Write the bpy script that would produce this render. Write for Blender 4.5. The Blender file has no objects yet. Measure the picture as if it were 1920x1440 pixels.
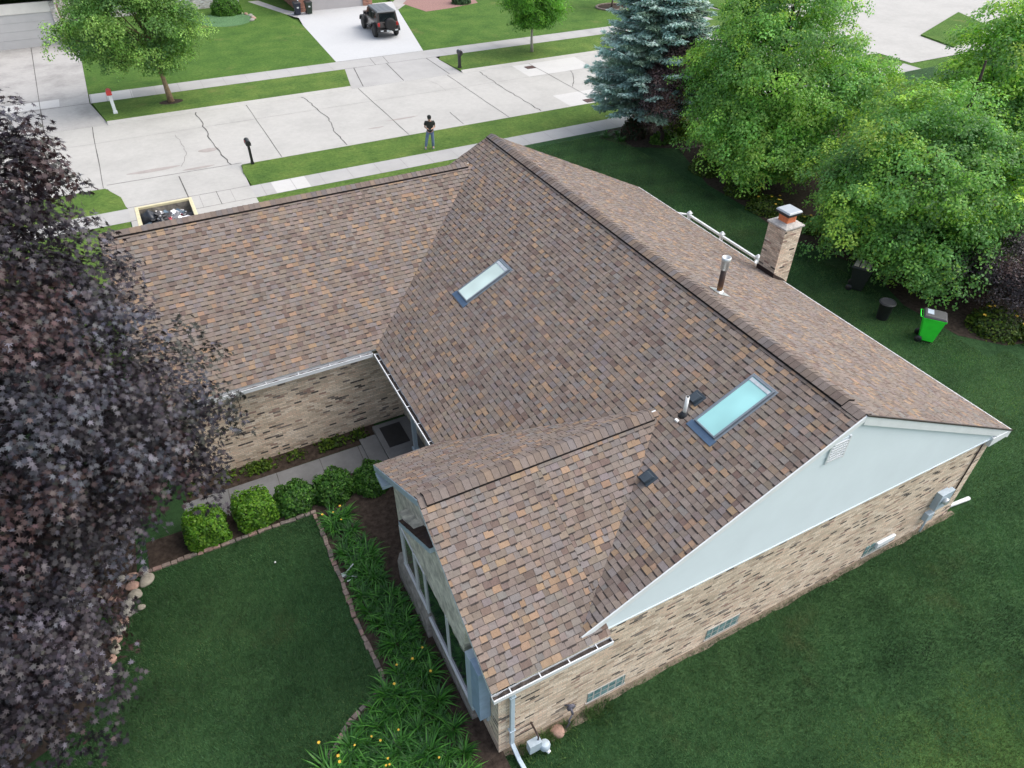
import bpy, bmesh, math, random
import numpy as np
from mathutils import Vector, Matrix
R = math.radians
S = bpy.context.scene
COL = S.collection
random.seed(7)
rng = np.random.default_rng(7)

# ------------------------------------------------------------------ helpers
def srgb(r, g, b):
    f = lambda c: (c / 255) / 12.92 if c / 255 <= 0.04045 else ((c / 255 + 0.055) / 1.055) ** 2.4
    return (f(r), f(g), f(b))

def link(o, parent=None):
    COL.objects.link(o)
    if parent is not None:
        o.parent = parent
    return o

def tag(o, label=None, cat=None, group=None, kind=None):
    if label: o['label'] = label
    if cat: o['category'] = cat
    if group: o['group'] = group
    if kind: o['kind'] = kind
    return o

def thing(name, label, cat, loc=(0, 0, 0), rz=0, group=None):
    o = bpy.data.objects.new(name, None)
    o.empty_display_size = 0.2
    o.location = loc
    o.rotation_euler = (0, 0, rz)
    link(o)
    return tag(o, label, cat, group)

KIDS = {}
def reg(o, parent):
    KIDS.setdefault(parent.name, []).append(o)

def dup(root, loc, rz, label=None, scale=None, group=None):
    r = root.copy(); COL.objects.link(r)
    r.location = loc; r.rotation_euler = (0, 0, rz)
    if scale: r.scale = scale if not isinstance(scale, float) else (scale,) * 3
    if label: r['label'] = label
    if group: r['group'] = group
    for ch in KIDS.get(root.name, []):
        c = ch.copy(); COL.objects.link(c); c.parent = r; reg(c, r)
        for g in KIDS.get(ch.name, []):
            d = g.copy(); COL.objects.link(d); d.parent = c; reg(d, c)
    return r

class MB:
    """collects shapes, builds one mesh object"""
    def __init__(s): s.v = []; s.f = []; s.m = []; s.sm = []; s.T = Matrix.Identity(4)
    def add(s, vs, fs, m=0, smooth=False):
        b = len(s.v)
        s.v += [tuple(s.T @ Vector(p)) for p in vs]
        for f in fs:
            s.f.append(tuple(b + i for i in f)); s.m.append(m); s.sm.append(smooth)
        return s
    def box(s, lo, hi, m=0):
        x0, y0, z0 = lo; x1, y1, z1 = hi
        return s.add([(x0,y0,z0),(x1,y0,z0),(x1,y1,z0),(x0,y1,z0),(x0,y0,z1),(x1,y0,z1),(x1,y1,z1),(x0,y1,z1)],
              [(3,2,1,0),(4,5,6,7),(0,1,5,4),(1,2,6,5),(2,3,7,6),(3,0,4,7)], m)
    def hexa(s, p, m=0):   # 4 bottom (ccw from above) + 4 top
        return s.add(p, [(3,2,1,0),(4,5,6,7),(0,1,5,4),(1,2,6,5),(2,3,7,6),(3,0,4,7)], m)
    def prism(s, poly, axis, a, b, m=0):
        """poly: 2D points; extruded along axis 'x','y','z' from a to b"""
        def P(p, t):
            return {'x': (t, p[0], p[1]), 'y': (p[0], t, p[1]), 'z': (p[0], p[1], t)}[axis]
        n = len(poly)
        vs = [P(p, a) for p in poly] + [P(p, b) for p in poly]
        fs = [tuple(range(n))[::-1], tuple(range(n, 2 * n))]
        fs += [(i, (i + 1) % n, n + (i + 1) % n, n + i) for i in range(n)]
        return s.add(vs, fs, m)
    def quad(s, a, b, c, d, m=0): return s.add([a, b, c, d], [(0, 1, 2, 3)], m)
    def tube(s, pts, rad, n=8, m=0, cap=True, smooth=True):
        pts = [Vector(p) for p in pts]
        if not hasattr(rad, '__len__'): rad = [rad] * len(pts)
        vs = []; prev = None
        for i, p in enumerate(pts):
            d = (pts[min(i + 1, len(pts) - 1)] - pts[max(i - 1, 0)])
            d = d.normalized() if d.length > 1e-9 else Vector((0, 0, 1))
            if prev is None:
                a = d.orthogonal().normalized()
            else:
                a = (prev - d * prev.dot(d))
                a = a.normalized() if a.length > 1e-6 else d.orthogonal().normalized()
            prev = a; b = d.cross(a)
            for k in range(n):
                t = 2 * math.pi * k / n
                vs.append(p + (a * math.cos(t) + b * math.sin(t)) * rad[i])
        fs = []
        for i in range(len(pts) - 1):
            for k in range(n):
                fs.append((i*n+k, i*n+(k+1)%n, (i+1)*n+(k+1)%n, (i+1)*n+k))
        s.add(vs, fs, m, smooth)
        if cap:
            b = len(s.v) - len(vs)
            s.f.append(tuple(b + k for k in range(n))[::-1]); s.m.append(m); s.sm.append(False)
            s.f.append(tuple(b + (len(pts)-1)*n + k for k in range(n))); s.m.append(m); s.sm.append(False)
        return s
    def lathe(s, prof, n=16, m=0, c=(0, 0, 0), smooth=True, axis='z'):
        vs = []
        for r, z in prof:
            for k in range(n):
                t = 2 * math.pi * k / n
                q = (r*math.cos(t), r*math.sin(t), z)
                if axis == 'y': q = (q[0], q[2], q[1])
                if axis == 'x': q = (q[2], q[0], q[1])
                vs.append((c[0]+q[0], c[1]+q[1], c[2]+q[2]))
        fs = [(i*n+k, i*n+(k+1)%n, (i+1)*n+(k+1)%n, (i+1)*n+k) for i in range(len(prof)-1) for k in range(n)]
        if axis == 'y': fs = [f[::-1] for f in fs]
        s.add(vs, fs, m, smooth)
        b = len(s.v) - len(vs)
        e = [tuple(b + k for k in range(n))[::-1], tuple(b + (len(prof)-1)*n + k for k in range(n))]
        if axis == 'y': e = [x[::-1] for x in e]
        for x in e: s.f.append(x); s.m.append(m); s.sm.append(False)
        return s
    def build(s, name, mats, parent=None, bevel=0, seg=2, subsurf=0):
        me = bpy.data.meshes.new(name)
        me.from_pydata(s.v, [], s.f); 
        for m in (mats if isinstance(mats, (list, tuple)) else [mats]): me.materials.append(m)
        me.polygons.foreach_set('material_index', s.m)
        me.polygons.foreach_set('use_smooth', s.sm)
        me.update()
        o = bpy.data.objects.new(name, me); link(o, parent)
        if parent is not None: reg(o, parent)
        if bevel:
            b = o.modifiers.new('bevel', 'BEVEL'); b.width = bevel; b.segments = seg; b.limit_method = 'ANGLE'; b.angle_limit = R(35)
        if subsurf:
            b = o.modifiers.new('sub', 'SUBSURF'); b.levels = subsurf; b.render_levels = subsurf
        return o

def poly_mesh(name, V, K, mat, cols=None, parent=None, smooth=False):
    """V (N*K,3): N polygons of K vertices each; cols (N,3)"""
    N = len(V) // K
    me = bpy.data.meshes.new(name)
    me.vertices.add(N*K); me.vertices.foreach_set('co', np.ascontiguousarray(V, dtype=np.float32).ravel())
    me.loops.add(N*K); me.loops.foreach_set('vertex_index', np.arange(N*K, dtype=np.int32))
    me.polygons.add(N); me.polygons.foreach_set('loop_start', np.arange(0, N*K, K, dtype=np.int32))
    me.materials.append(mat)
    if smooth: me.polygons.foreach_set('use_smooth', np.ones(N, dtype=bool))
    if cols is not None:
        a = me.color_attributes.new('Col', 'FLOAT_COLOR', 'POINT')
        c = np.ones((N*K, 4), dtype=np.float32); c[:, :3] = np.repeat(cols, K, axis=0)
        a.data.foreach_set('color', c.ravel())
    me.update(calc_edges=True)
    o = bpy.data.objects.new(name, me); link(o, parent)
    if parent is not None: reg(o, parent)
    return o

# ------------------------------------------------------------------ materials
def newmat(name):
    m = bpy.data.materials.new(name); m.use_nodes = True
    nt = m.node_tree; nt.nodes.clear()
    out = nt.nodes.new('ShaderNodeOutputMaterial'); p = nt.nodes.new('ShaderNodeBsdfPrincipled')
    nt.links.new(p.outputs[0], out.inputs[0])
    return m, nt, p, out
def N(nt, t, **kw):
    n = nt.nodes.new(t)
    for k, v in kw.items():
        if k in n.inputs: n.inputs[k].default_value = v
        else: setattr(n, k, v)
    return n
def math_(nt, op, a, b=None):
    n = nt.nodes.new('ShaderNodeMath'); n.operation = op
    for i, x in enumerate((a, b)):
        if x is None: continue
        if isinstance(x, (int, float)): n.inputs[i].default_value = x
        else: nt.links.new(x, n.inputs[i])
    return n.outputs[0]
def ramp(nt, fac, stops, interp='LINEAR'):
    n = nt.nodes.new('ShaderNodeValToRGB'); cr = n.color_ramp; cr.interpolation = interp
    while len(cr.elements) > 1: cr.elements.remove(cr.elements[-1])
    cr.elements[0].position = stops[0][0]; cr.elements[0].color = (*stops[0][1], 1)
    for p, c in stops[1:]:
        e = cr.elements.new(p); e.color = (*c, 1)
    nt.links.new(fac, n.inputs[0]); return n.outputs[0]
def mixc(nt, fac, a, b, mode='MIX'):
    n = nt.nodes.new('ShaderNodeMix'); n.data_type = 'RGBA'; n.blend_type = mode
    for i, x in ((0, fac), (6, a), (7, b)):
        if isinstance(x, (int, float)): n.inputs[i].default_value = x
        elif isinstance(x, tuple): n.inputs[i].default_value = (*x, 1)
        else: nt.links.new(x, n.inputs[i])
    return n.outputs[2]
def noise(nt, scale, detail=4, rough=.55, vec=None, out=0):
    n = nt.nodes.new('ShaderNodeTexNoise'); n.inputs['Scale'].default_value = scale
    n.inputs['Detail'].default_value = detail; n.inputs['Roughness'].default_value = rough
    if vec is None: vec = pos(nt)
    nt.links.new(vec, n.inputs['Vector']); return n.outputs[out]
def pos(nt):
    for n in nt.nodes:
        if n.type == 'NEW_GEOMETRY': return n.outputs['Position']
    return nt.nodes.new('ShaderNodeNewGeometry').outputs['Position']
def bump(nt, p, h, strength=.3, dist=.01):
    b = nt.nodes.new('ShaderNodeBump'); b.inputs['Strength'].default_value = strength; b.inputs['Distance'].default_value = dist
    nt.links.new(h, b.inputs['Height']); nt.links.new(b.outputs[0], p.inputs['Normal'])

def plain(name, col, rough=.5, metal=0, var=.12, scale=6, spec=.5, bmp=0, bscale=80, local=True):
    """painted / plastic / metal surface with slight uneven tone"""
    m, nt, p, o = newmat(name)
    vec = N(nt, 'ShaderNodeTexCoord').outputs['Object'] if local else pos(nt)
    f = noise(nt, scale, 5, .6, vec)
    lo = tuple(c * (1 - var) for c in col); hi = tuple(min(1, c * (1 + var)) for c in col)
    nt.links.new(ramp(nt, f, [(.3, lo), (.7, hi)]), p.inputs['Base Color'])
    p.inputs['Roughness'].default_value = rough; p.inputs['Metallic'].default_value = metal
    p.inputs['Specular IOR Level'].default_value = spec
    if bmp: bump(nt, p, noise(nt, bscale, 3, .6, vec), bmp, .01)
    return m

def shingle_mat():
    m, nt, p, o = newmat('asphalt_shingle')
    a = N(nt, 'ShaderNodeAttribute', attribute_name='Col').outputs['Color']
    g = noise(nt, 260, 2, .7); w = noise(nt, 1.3, 4, .6); w2 = noise(nt, 14, 3, .6)
    c = mixc(nt, 1.0, a, ramp(nt, g, [(.3, (.62, .62, .62)), (.7, (1.35, 1.33, 1.3))]), 'MULTIPLY')
    c = mixc(nt, 1.0, c, ramp(nt, w, [(.3, (.9, .9, .91)), (.7, (1.08, 1.07, 1.05))]), 'MULTIPLY')
    c = mixc(nt, 1.0, c, ramp(nt, w2, [(.3, (.9, .9, .9)), (.7, (1.08, 1.08, 1.08))]), 'MULTIPLY')
    nt.links.new(c, p.inputs['Base Color'])
    p.inputs['Roughness'].default_value = .9; p.inputs['Specular IOR Level'].default_value = .25
    bump(nt, p, g, .35, .004)
    return m

def brick_mat(name, base, dark, red, L=.215, H=.062, mortar=(.42, .38, .33), dfrac=.055, mort=.0045):
    m, nt, p, o = newmat(name)
    geo = nt.nodes.new('ShaderNodeNewGeometry')
    sp = N(nt, 'ShaderNodeSeparateXYZ'); nt.links.new(geo.outputs['Position'], sp.inputs[0])
    sn = N(nt, 'ShaderNodeSeparateXYZ'); nt.links.new(geo.outputs['True Normal'], sn.inputs[0])
    isx = math_(nt, 'GREATER_THAN', math_(nt, 'ABSOLUTE', sn.outputs[0]), .6)
    h = math_(nt, 'ADD', math_(nt, 'MULTIPLY', sp.outputs[1], isx), math_(nt, 'MULTIPLY', sp.outputs[0], math_(nt, 'SUBTRACT', 1, isx)))
    zr = math_(nt, 'DIVIDE', sp.outputs[2], H); row = math_(nt, 'FLOOR', zr)
    half = math_(nt, 'MULTIPLY', math_(nt, 'MODULO', math_(nt, 'ADD', row, 1000), 2), .5)
    hc = math_(nt, 'ADD', math_(nt, 'DIVIDE', h, L), half); colm = math_(nt, 'FLOOR', hc)
    cv = N(nt, 'ShaderNodeCombineXYZ'); nt.links.new(colm, cv.inputs[0]); nt.links.new(row, cv.inputs[1]); nt.links.new(isx, cv.inputs[2])
    wn = N(nt, 'ShaderNodeTexWhiteNoise', noise_dimensions='3D'); nt.links.new(cv.outputs[0], wn.inputs[0])
    v2 = N(nt, 'ShaderNodeVectorMath', operation='ADD'); nt.links.new(cv.outputs[0], v2.inputs[0]); v2.inputs[1].default_value = (37.3, 11.7, 5.1)
    wn2 = N(nt, 'ShaderNodeTexWhiteNoise', noise_dimensions='3D'); nt.links.new(v2.outputs[0], wn2.inputs[0])
    b = base
    d = dfrac
    c = ramp(nt, wn.outputs[0], [(0, dark), (d*.45, tuple(x*2.4 for x in dark)), (d*.9, red), (d*.9+.03, (b[0]*.66, b[1]*.60, b[2]*.58)), (d*.9+.10, (b[0]*.80, b[1]*.78, b[2]*.76)), (.30, (b[0]*1.0, b[1]*.93, b[2]*.90)), (.46, b), (.62, tuple(min(1, x*1.13) for x in b)), (.78, (b[0]*.92, b[1]*.90, b[2]*.88)), (.90, (min(1, b[0]*1.16), min(1, b[1]*1.20), min(1, b[2]*1.25)))], 'CONSTANT')
    nz = noise(nt, 30, 4, .6)
    c = mixc(nt, 1.0, c, ramp(nt, nz, [(.3, (.78, .78, .78)), (.7, (1.15, 1.15, 1.15))]), 'MULTIPLY')
    fz = math_(nt, 'FRACT', zr); fh = math_(nt, 'FRACT', hc)
    mz = math_(nt, 'LESS_THAN', math_(nt, 'MINIMUM', fz, math_(nt, 'SUBTRACT', 1, fz)), mort / H)
    mh = math_(nt, 'LESS_THAN', math_(nt, 'MINIMUM', fh, math_(nt, 'SUBTRACT', 1, fh)), mort / L)
    mo = math_(nt, 'MAXIMUM', mz, mh)
    c = mixc(nt, mo, c, mortar)
    st = noise(nt, .8, 5, .6)
    c = mixc(nt, 1.0, c, ramp(nt, st, [(.3, (.82, .83, .82)), (.65, (1.05, 1.05, 1.05))]), 'MULTIPLY')
    nt.links.new(c, p.inputs['Base Color']); p.inputs['Roughness'].default_value = .9; p.inputs['Specular IOR Level'].default_value = .2
    hh = math_(nt, 'ADD', math_(nt, 'MULTIPLY', math_(nt, 'SUBTRACT', 1, mo), .7), math_(nt, 'MULTIPLY', math_(nt, 'ADD', nz, wn2.outputs[0]), .35))
    bump(nt, p, hh, .8, .012)
    return m

def grass_mat(name, a, b, c, dry=(.16, .13, .05), dryamt=.0, stripe=0.0, second=None, scale=1.0):
    m, nt, p, o = newmat(name)
    n1 = noise(nt, .55*scale, 5, .62); n2 = noise(nt, 5*scale, 5, .7); n3 = noise(nt, 55, 3, .75); n4 = noise(nt, .16, 3, .5)
    mp = N(nt, 'ShaderNodeMapping'); mp.inputs['Scale'].default_value = (130, 26, 60); mp.inputs['Rotation'].default_value = (0, 0, .5)
    nt.links.new(pos(nt), mp.inputs[0]); n5 = noise(nt, 1, 3, .7, mp.outputs[0])
    col = ramp(nt, n1, [(.3, a), (.5, b), (.72, c)])
    col = mixc(nt, 1.0, col, ramp(nt, n2, [(.28, (.6, .64, .6)), (.72, (1.38, 1.34, 1.32))]), 'MULTIPLY')
    col = mixc(nt, 1.0, col, ramp(nt, n3, [(.3, (.55, .6, .55)), (.7, (1.5, 1.42, 1.4))]), 'MULTIPLY')
    col = mixc(nt, 1.0, col, ramp(nt, n5, [(.35, (.75, .78, .75)), (.65, (1.28, 1.24, 1.24))]), 'MULTIPLY')
    if dryamt > 0:
        d = noise(nt, .33, 5, .65)
        col = mixc(nt, math_(nt, 'MULTIPLY', ramp(nt, d, [(.60, (0, 0, 0)), (.74, (1, 1, 1))]), dryamt), col, dry)
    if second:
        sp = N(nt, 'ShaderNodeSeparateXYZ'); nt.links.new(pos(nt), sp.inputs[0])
        # paler turf colour on one side of a line  (a*x + b*y + c > 0)
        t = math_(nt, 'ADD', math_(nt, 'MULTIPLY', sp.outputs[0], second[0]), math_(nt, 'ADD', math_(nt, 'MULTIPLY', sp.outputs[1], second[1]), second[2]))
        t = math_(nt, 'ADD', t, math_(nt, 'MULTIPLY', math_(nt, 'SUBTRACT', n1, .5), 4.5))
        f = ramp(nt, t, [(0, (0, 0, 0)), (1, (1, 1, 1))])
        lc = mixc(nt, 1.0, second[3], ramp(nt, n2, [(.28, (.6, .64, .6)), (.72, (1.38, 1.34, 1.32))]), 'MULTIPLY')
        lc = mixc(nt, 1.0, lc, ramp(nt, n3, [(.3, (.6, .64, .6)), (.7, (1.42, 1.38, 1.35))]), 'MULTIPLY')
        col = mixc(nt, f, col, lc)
    nt.links.new(col, p.inputs['Base Color']); p.inputs['Roughness'].default_value = .95; p.inputs['Specular IOR Level'].default_value = .12
    bump(nt, p, math_(nt, 'ADD', n3, math_(nt, 'MULTIPLY', n2, .5)), .9, .03)
    return m

def concrete_mat(name, col, stain=.25, sscale=.35, fine=.1):
    m, nt, p, o = newmat(name)
    n1 = noise(nt, sscale, 5, .65); n2 = noise(nt, 4, 5, .7); n3 = noise(nt, 90, 2, .6)
    c = mixc(nt, ramp(nt, n1, [(.45, (0, 0, 0)), (.75, (1, 1, 1))]), col, tuple(x*(1-stain) for x in col))
    c = mixc(nt, 1.0, c, ramp(nt, n2, [(.3, (1-fine,)*3), (.7, (1+fine,)*3)]), 'MULTIPLY')
    c = mixc(nt, 1.0, c, ramp(nt, n3, [(.3, (.93,)*3), (.7, (1.06,)*3)]), 'MULTIPLY')
    nt.links.new(c, p.inputs['Base Color']); p.inputs['Roughness'].default_value = .9; p.inputs['Specular IOR Level'].default_value = .25
    bump(nt, p, n3, .2, .004)
    return m

def leaf_mat(name, rough=.5, trans=.25, spec=.4, tint=(1, 1, 1)):
    m, nt, p, o = newmat(name)
    a = N(nt, 'ShaderNodeAttribute', attribute_name='Col').outputs['Color']
    nt.links.new(a, p.inputs['Base Color']); p.inputs['Roughness'].default_value = rough
    p.inputs['Specular IOR Level'].default_value = spec
    t = nt.nodes.new('ShaderNodeBsdfTranslucent')
    tc = mixc(nt, 1.0, a, tuple(tint), 'MULTIPLY'); nt.links.new(tc, t.inputs[0])
    mx = nt.nodes.new('ShaderNodeMixShader'); mx.inputs[0].default_value = trans
    nt.links.new(p.outputs[0], mx.inputs[1]); nt.links.new(t.outputs[0], mx.inputs[2]); nt.links.new(mx.outputs[0], o.inputs[0])
    return m

def glass_mat(name, col, rough=.03, bright=None):
    m, nt, p, o = newmat(name)
    f = noise(nt, .9, 2, .5)
    nt.links.new(ramp(nt, f, [(.35, col), (.65, tuple(min(1, c*1.3) for c in col))]), p.inputs['Base Color'])
    p.inputs['Roughness'].default_value = rough; p.inputs['Specular IOR Level'].default_value = 1.0
    p.inputs['Coat Weight'].default_value = .25; p.inputs['Coat Roughness'].default_value = .02
    return m

M = {}
M['shingle'] = shingle_mat()
M['brick'] = brick_mat('buff_brick', (.76, .62, .485), (.10, .083, .072), (.40, .26, .21), dfrac=.07)
M['stone'] = plain('tan_stone', (.66, .63, .54), .9, 0, .38, 5, .2, .6, 25, local=False)
M['plinth'] = plain('grey_stone', (.27, .25, .23), .9, 0, .4, 6, .2, .6, 25, local=False)
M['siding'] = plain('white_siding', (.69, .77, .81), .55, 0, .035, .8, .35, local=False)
M['white'] = plain('white_trim', (.76, .79, .81), .45, 0, .05, 3, .4, local=False)
M['gut'] = plain('gutter_white', (.68, .70, .72), .4, 0, .07, 4, .45, local=False)
M['debris'] = plain('gutter_silt', (.07, .06, .055), .95, 0, .6, 12, .1, .5, 40, local=False)
M['drip'] = plain('brown_metal', (.045, .032, .03), .5, 0, .15)
M['darkflash'] = plain('brown_flashing', (.055, .035, .032), .45, .2, .15)
M['blackplastic'] = plain('black_plastic', (.022, .024, .028), .5, 0, .2)
M['ventplastic'] = plain('vent_plastic', (.03, .045, .06), .45, 0, .2)
M['pvc'] = plain('white_pvc', (.9, .9, .88), .4, 0, .03)
M['galv'] = plain('galvanised', (.62, .65, .66), .35, .55, .15, 9)
M['rust'] = None
M['terra'] = plain('terracotta', (.62, .19, .08), .85, 0, .15, 12)
M['mortar'] = plain('mortar_crown', (.45, .43, .40), .95, 0, .25, 14, .2, .6, 60)
M['skyframe'] = plain('skylight_metal', (.20, .235, .27), .4, .4, .1)
M['apron'] = plain('skylight_apron', (.10, .16, .24), .35, .5, .12)
M['skyglass1'] = glass_mat('skylight_glass_pale', (.50, .62, .58), .10)
M['skyglass2'] = glass_mat('skylight_glass_teal', (.28, .56, .55), .10)
M['winglass'] = glass_mat('window_glass', (.010, .015, .022), .12)
M['blockglass'] = None
M['metergrey'] = plain('meter_grey', (.44, .53, .60), .45, .1, .08)
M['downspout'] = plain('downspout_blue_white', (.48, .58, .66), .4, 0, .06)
M['conc'] = concrete_mat('road_concrete', (.435, .428, .405), .15, .3, .06)
M['walk'] = concrete_mat('sidewalk_concrete', (.40, .396, .385), .16, .5, .06)
M['drive_old'] = concrete_mat('old_drive_concrete', (.405, .395, .38), .36, .35, .08)
M['drive_new'] = concrete_mat('new_drive_concrete', (.50, .51, .515), .05, .4, .03)
M['patch'] = concrete_mat('patch_concrete', (.52, .515, .50), .05, .6, .03)
M['porch'] = concrete_mat('porch_concrete', (.20, .205, .21), .3, .9, .08)
M['joint'] = plain('joint_tar', (.10, .095, .09), .9, 0, .3, 4, local=False)
M['jointsoft'] = plain('joint_soft', (.27, .26, .25), .9, 0, .2, 4, local=False)
M['stain'] = plain('road_stain', (.33, .30, .28), .9, 0, .12, 2, local=False)
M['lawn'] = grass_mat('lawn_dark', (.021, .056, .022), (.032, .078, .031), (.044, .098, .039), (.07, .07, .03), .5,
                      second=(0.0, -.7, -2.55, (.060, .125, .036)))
M['lawn_side'] = M['lawn']
M['lawn_far'] = grass_mat('lawn_far', (.050, .112, .026), (.072, .148, .032), (.10, .175, .042), (.26, .22, .10), .5)
M['verge'] = grass_mat('lawn_verge', (.062, .122, .030), (.090, .160, .038), (.135, .20, .052), (.2, .18, .07), .45)
M['lawn_blue'] = grass_mat('juniper_cover', (.08, .16, .08), (.10, .20, .10), (.12, .22, .11))
M['soil'] = plain('bed_soil', (.055, .042, .034), .95, 0, .5, 7, .1, .8, 30, local=False)
M['redmulch'] = plain('red_mulch', (.30, .185, .165), .95, 0, .3, 9, .1, .8, 30, local=False)
M['bark'] = plain('grey_bark', (.16, .13, .10), .9, 0, .3, 9, .2, .8, 40)
M['darkbark'] = plain('dark_bark', (.045, .035, .03), .9, 0, .3, 9, .2, .8, 40)
M['leaf'] = leaf_mat('green_leaf', .5, .42, .35, (1.35, 1.25, .7))
M['purple'] = leaf_mat('purple_leaf', .45, .12, .42, (1.6, .8, .7))
M['needle'] = leaf_mat('spruce_needle', .5, .30, .5)
M['blade'] = leaf_mat('strap_leaf', .45, .25, .4, (1.2, 1.2, .6))
M['petal'] = plain('yellow_petal', (.80, .52, .06), .6, 0, .2, 30)

# ------------------------------------------------------------------ ground, street, lawns
ZR = -0.12                                   # road level; lawns and walks lie at 0
def sheet(name, poly, z, mat, kind='structure', thick=None):
    mb = MB()
    if thick: mb.prism(poly, 'z', z - thick, z)
    else: mb.add([(x, y, z) for x, y in poly], [tuple(range(len(poly)))])
    return tag(mb.build(name, mat), kind=kind)
def rect(x0, x1, y0, y1): return [(x0, y0), (x1, y0), (x1, y1), (x0, y1)]
sheet('ground', rect(-500, 500, -400, 600), ZR - .03, M['lawn_far'])

def strips(mb, pts, w, z, m):
    """thin flat ribbon along a polyline on the ground, for joints and cracks"""
    pts = [Vector((p[0], p[1], 0)) for p in pts]
    L = []; Rr = []
    for i, p in enumerate(pts):
        d = (pts[min(i+1, len(pts)-1)] - pts[max(i-1, 0)]).normalized(); n = Vector((-d.y, d.x, 0))
        ww = w * (0.45 + .5 * random.random())
        L.append(p + n * ww / 2); Rr.append(p - n * ww / 2)
    vs = [(p.x, p.y, z) for p in L + Rr]; n = len(pts)
    mb.add(vs, [(n+i, n+i+1, i+1, i) for i in range(n-1)], m)
def jag(pts, amp=.07, step=.35):
    out = []
    for a, b in zip(pts, pts[1:]):
        n = max(1, int(math.dist(a, b) / step))
        for i in range(n):
            t = i / n; out.append((a[0]+(b[0]-a[0])*t + random.uniform(-amp, amp), a[1]+(b[1]-a[1])*t))
    return out + [pts[-1]]
def flat(mb, poly, z, m): mb.add([(x, y, z) for x, y in poly], [tuple(range(len(poly)))], m)

rd = MB()
flat(rd, rect(-120, 48, 34.25, 44.25), ZR, 0)
flat(rd, [(48, 31.2), (120, 31.2), (120, 62), (44, 62), (48, 44.25)], ZR, 0)
z1 = ZR + .004
flat(rd, [(20.0, 44.1), (25.5, 44.1), (25.3, 41.2), (19.9, 41.2)], z1, 1)
flat(rd, [(19.3, 36.8), (24.5, 36.8), (24.5, 34.4), (19.3, 34.4)], z1, 1)
z2 = ZR + .008
for x in (-20.2, -8.78, .38, 7.98, 14.72, 21.42, 28.6, 36): strips(rd, jag([(x, 44.2), (x, 34.3)], .02, 1.5), .055, z2, 2)
strips(rd, jag([(-60, 41.3), (45, 41.15)], .015, 3), .04, z2, 3)
strips(rd, [(-8.6, 34.75), (-1.8, 34.6)], .05, z2, 2)
strips(rd, jag([(-2.7, 44.5), (-2.78, 43.78), (-2.69, 42.66), (-2.79, 41.33), (-2.75, 40.31), (-2.77, 39.51), (-2.64, 38.2), (-2.65, 37.29), (-2.59, 36.24), (-2.34, 34.6)]), .085, z2+.001, 2)
strips(rd, jag([(-4.42, 40.66), (-4.4, 39.69), (-4.33, 38.43), (-4.34, 37.27), (-4.54, 36.23), (-4.82, 35.55)]), .05, z2, 3)
strips(rd, jag([(4.04, 44.1), (4.23, 43.35), (4.26, 42.15), (4.29, 41.0), (4.47, 39.62), (4.37, 38.1), (4.11, 37.05), (4.15, 35.57), (4.18, 34.5)]), .075, z2+.001, 2)
strips(rd, jag([(17.13, 43.9), (17.07, 41.25), (17.04, 39.27), (17.11, 37.56), (17.13, 36.34), (17.09, 34.5)]), .075, z2+.001, 2)
strips(rd, jag([(11.73, 36.92), (11.64, 34.6)], .02), .06, z2, 2)
strips(rd, jag([(23.38, 41.2), (23.1, 40.4), (22.77, 39.81), (22.2, 38.8), (21.54, 37.91)], .03), .07, z2+.002, 2)
strips(rd, jag([(13.0, 43.6), (13.3, 42.4), (13.2, 40.9)], .05), .04, z2, 3)
for cx, cy, a, b in ((-3.1, 37.3, .55, .3), (-6.2, 35.7, 1.3, .22), (-4.0, 34.95, .8, .15), (8.6, 37.2, 1.0, .12), (6.6, 36.4, .5, .1)):
    flat(rd, [(cx + a*math.cos(t)*(1+.15*math.sin(3*t)), cy + b*math.sin(t)) for t in np.linspace(0, 2*math.pi, 24)[:-1]], z2-.002, 4)
tag(rd.build('road', [M['conc'], M['patch'], M['joint'], M['jointsoft'], M['stain']]), kind='structure')

# lawns (slabs one kerb high above the road)
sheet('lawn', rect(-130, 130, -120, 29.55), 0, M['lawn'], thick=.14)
sheet('lawn', [(-2.0, 20.6), (7.5, 20.6), (9.5, 29.54), (-2.05, 29.54)], .004, M['verge']); sheet('lawn', [(-40, 18), (-7.9, 18), (-7.9, 29.54), (-40, 29.54)], .004, M['verge'])
verge = lambda n, p: sheet(n, p, .0, M['verge'], thick=.14)
verge('grass_verge', [(-1.95, 31.05), (47, 31.05), (47, 34.1), (-1.85, 34.1), (-2.0, 33.1)])
verge('grass_verge', [(-130, 31.05), (-7.9, 31.05), (-8.05, 32.6), (-8.7, 34.1), (-130, 34.1)])
sheet('grass_verge', [(-7.9, 44.45), (7.55, 44.45), (8.4, 48.5), (-8.5, 48.5)], 0, M['verge'], thick=.14)
sheet('grass_verge', [(15.95, 44.45), (43, 44.45), (43, 48.5), (16.0, 48.5), (15.6, 47.8)], 0, M['verge'], thick=.14)
sheet('lawn', [(-8.65, 50.5), (8.35, 50.5), (9.0, 62.5), (8.75, 66.0), (8.2, 74), (7.5, 90), (-8.65, 90)], 0, M['lawn_far'], thick=.14)
sheet('lawn', [(15.4, 50.5), (43, 50.5), (43, 95), (19.5, 95), (19.2, 68), (18.4, 63.8)], 0, M['lawn_far'], thick=.14)
sheet('lawn', [(55.6, 36.4), (54.8, 32.6), (64, 36.2), (66, 40.5)], 0, M['lawn_far'], thick=.14)
sheet('lawn', [(46.5, 49), (110, 63), (110, 120), (46.5, 120)], 0, M['lawn_far'], thick=.14)
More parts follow.
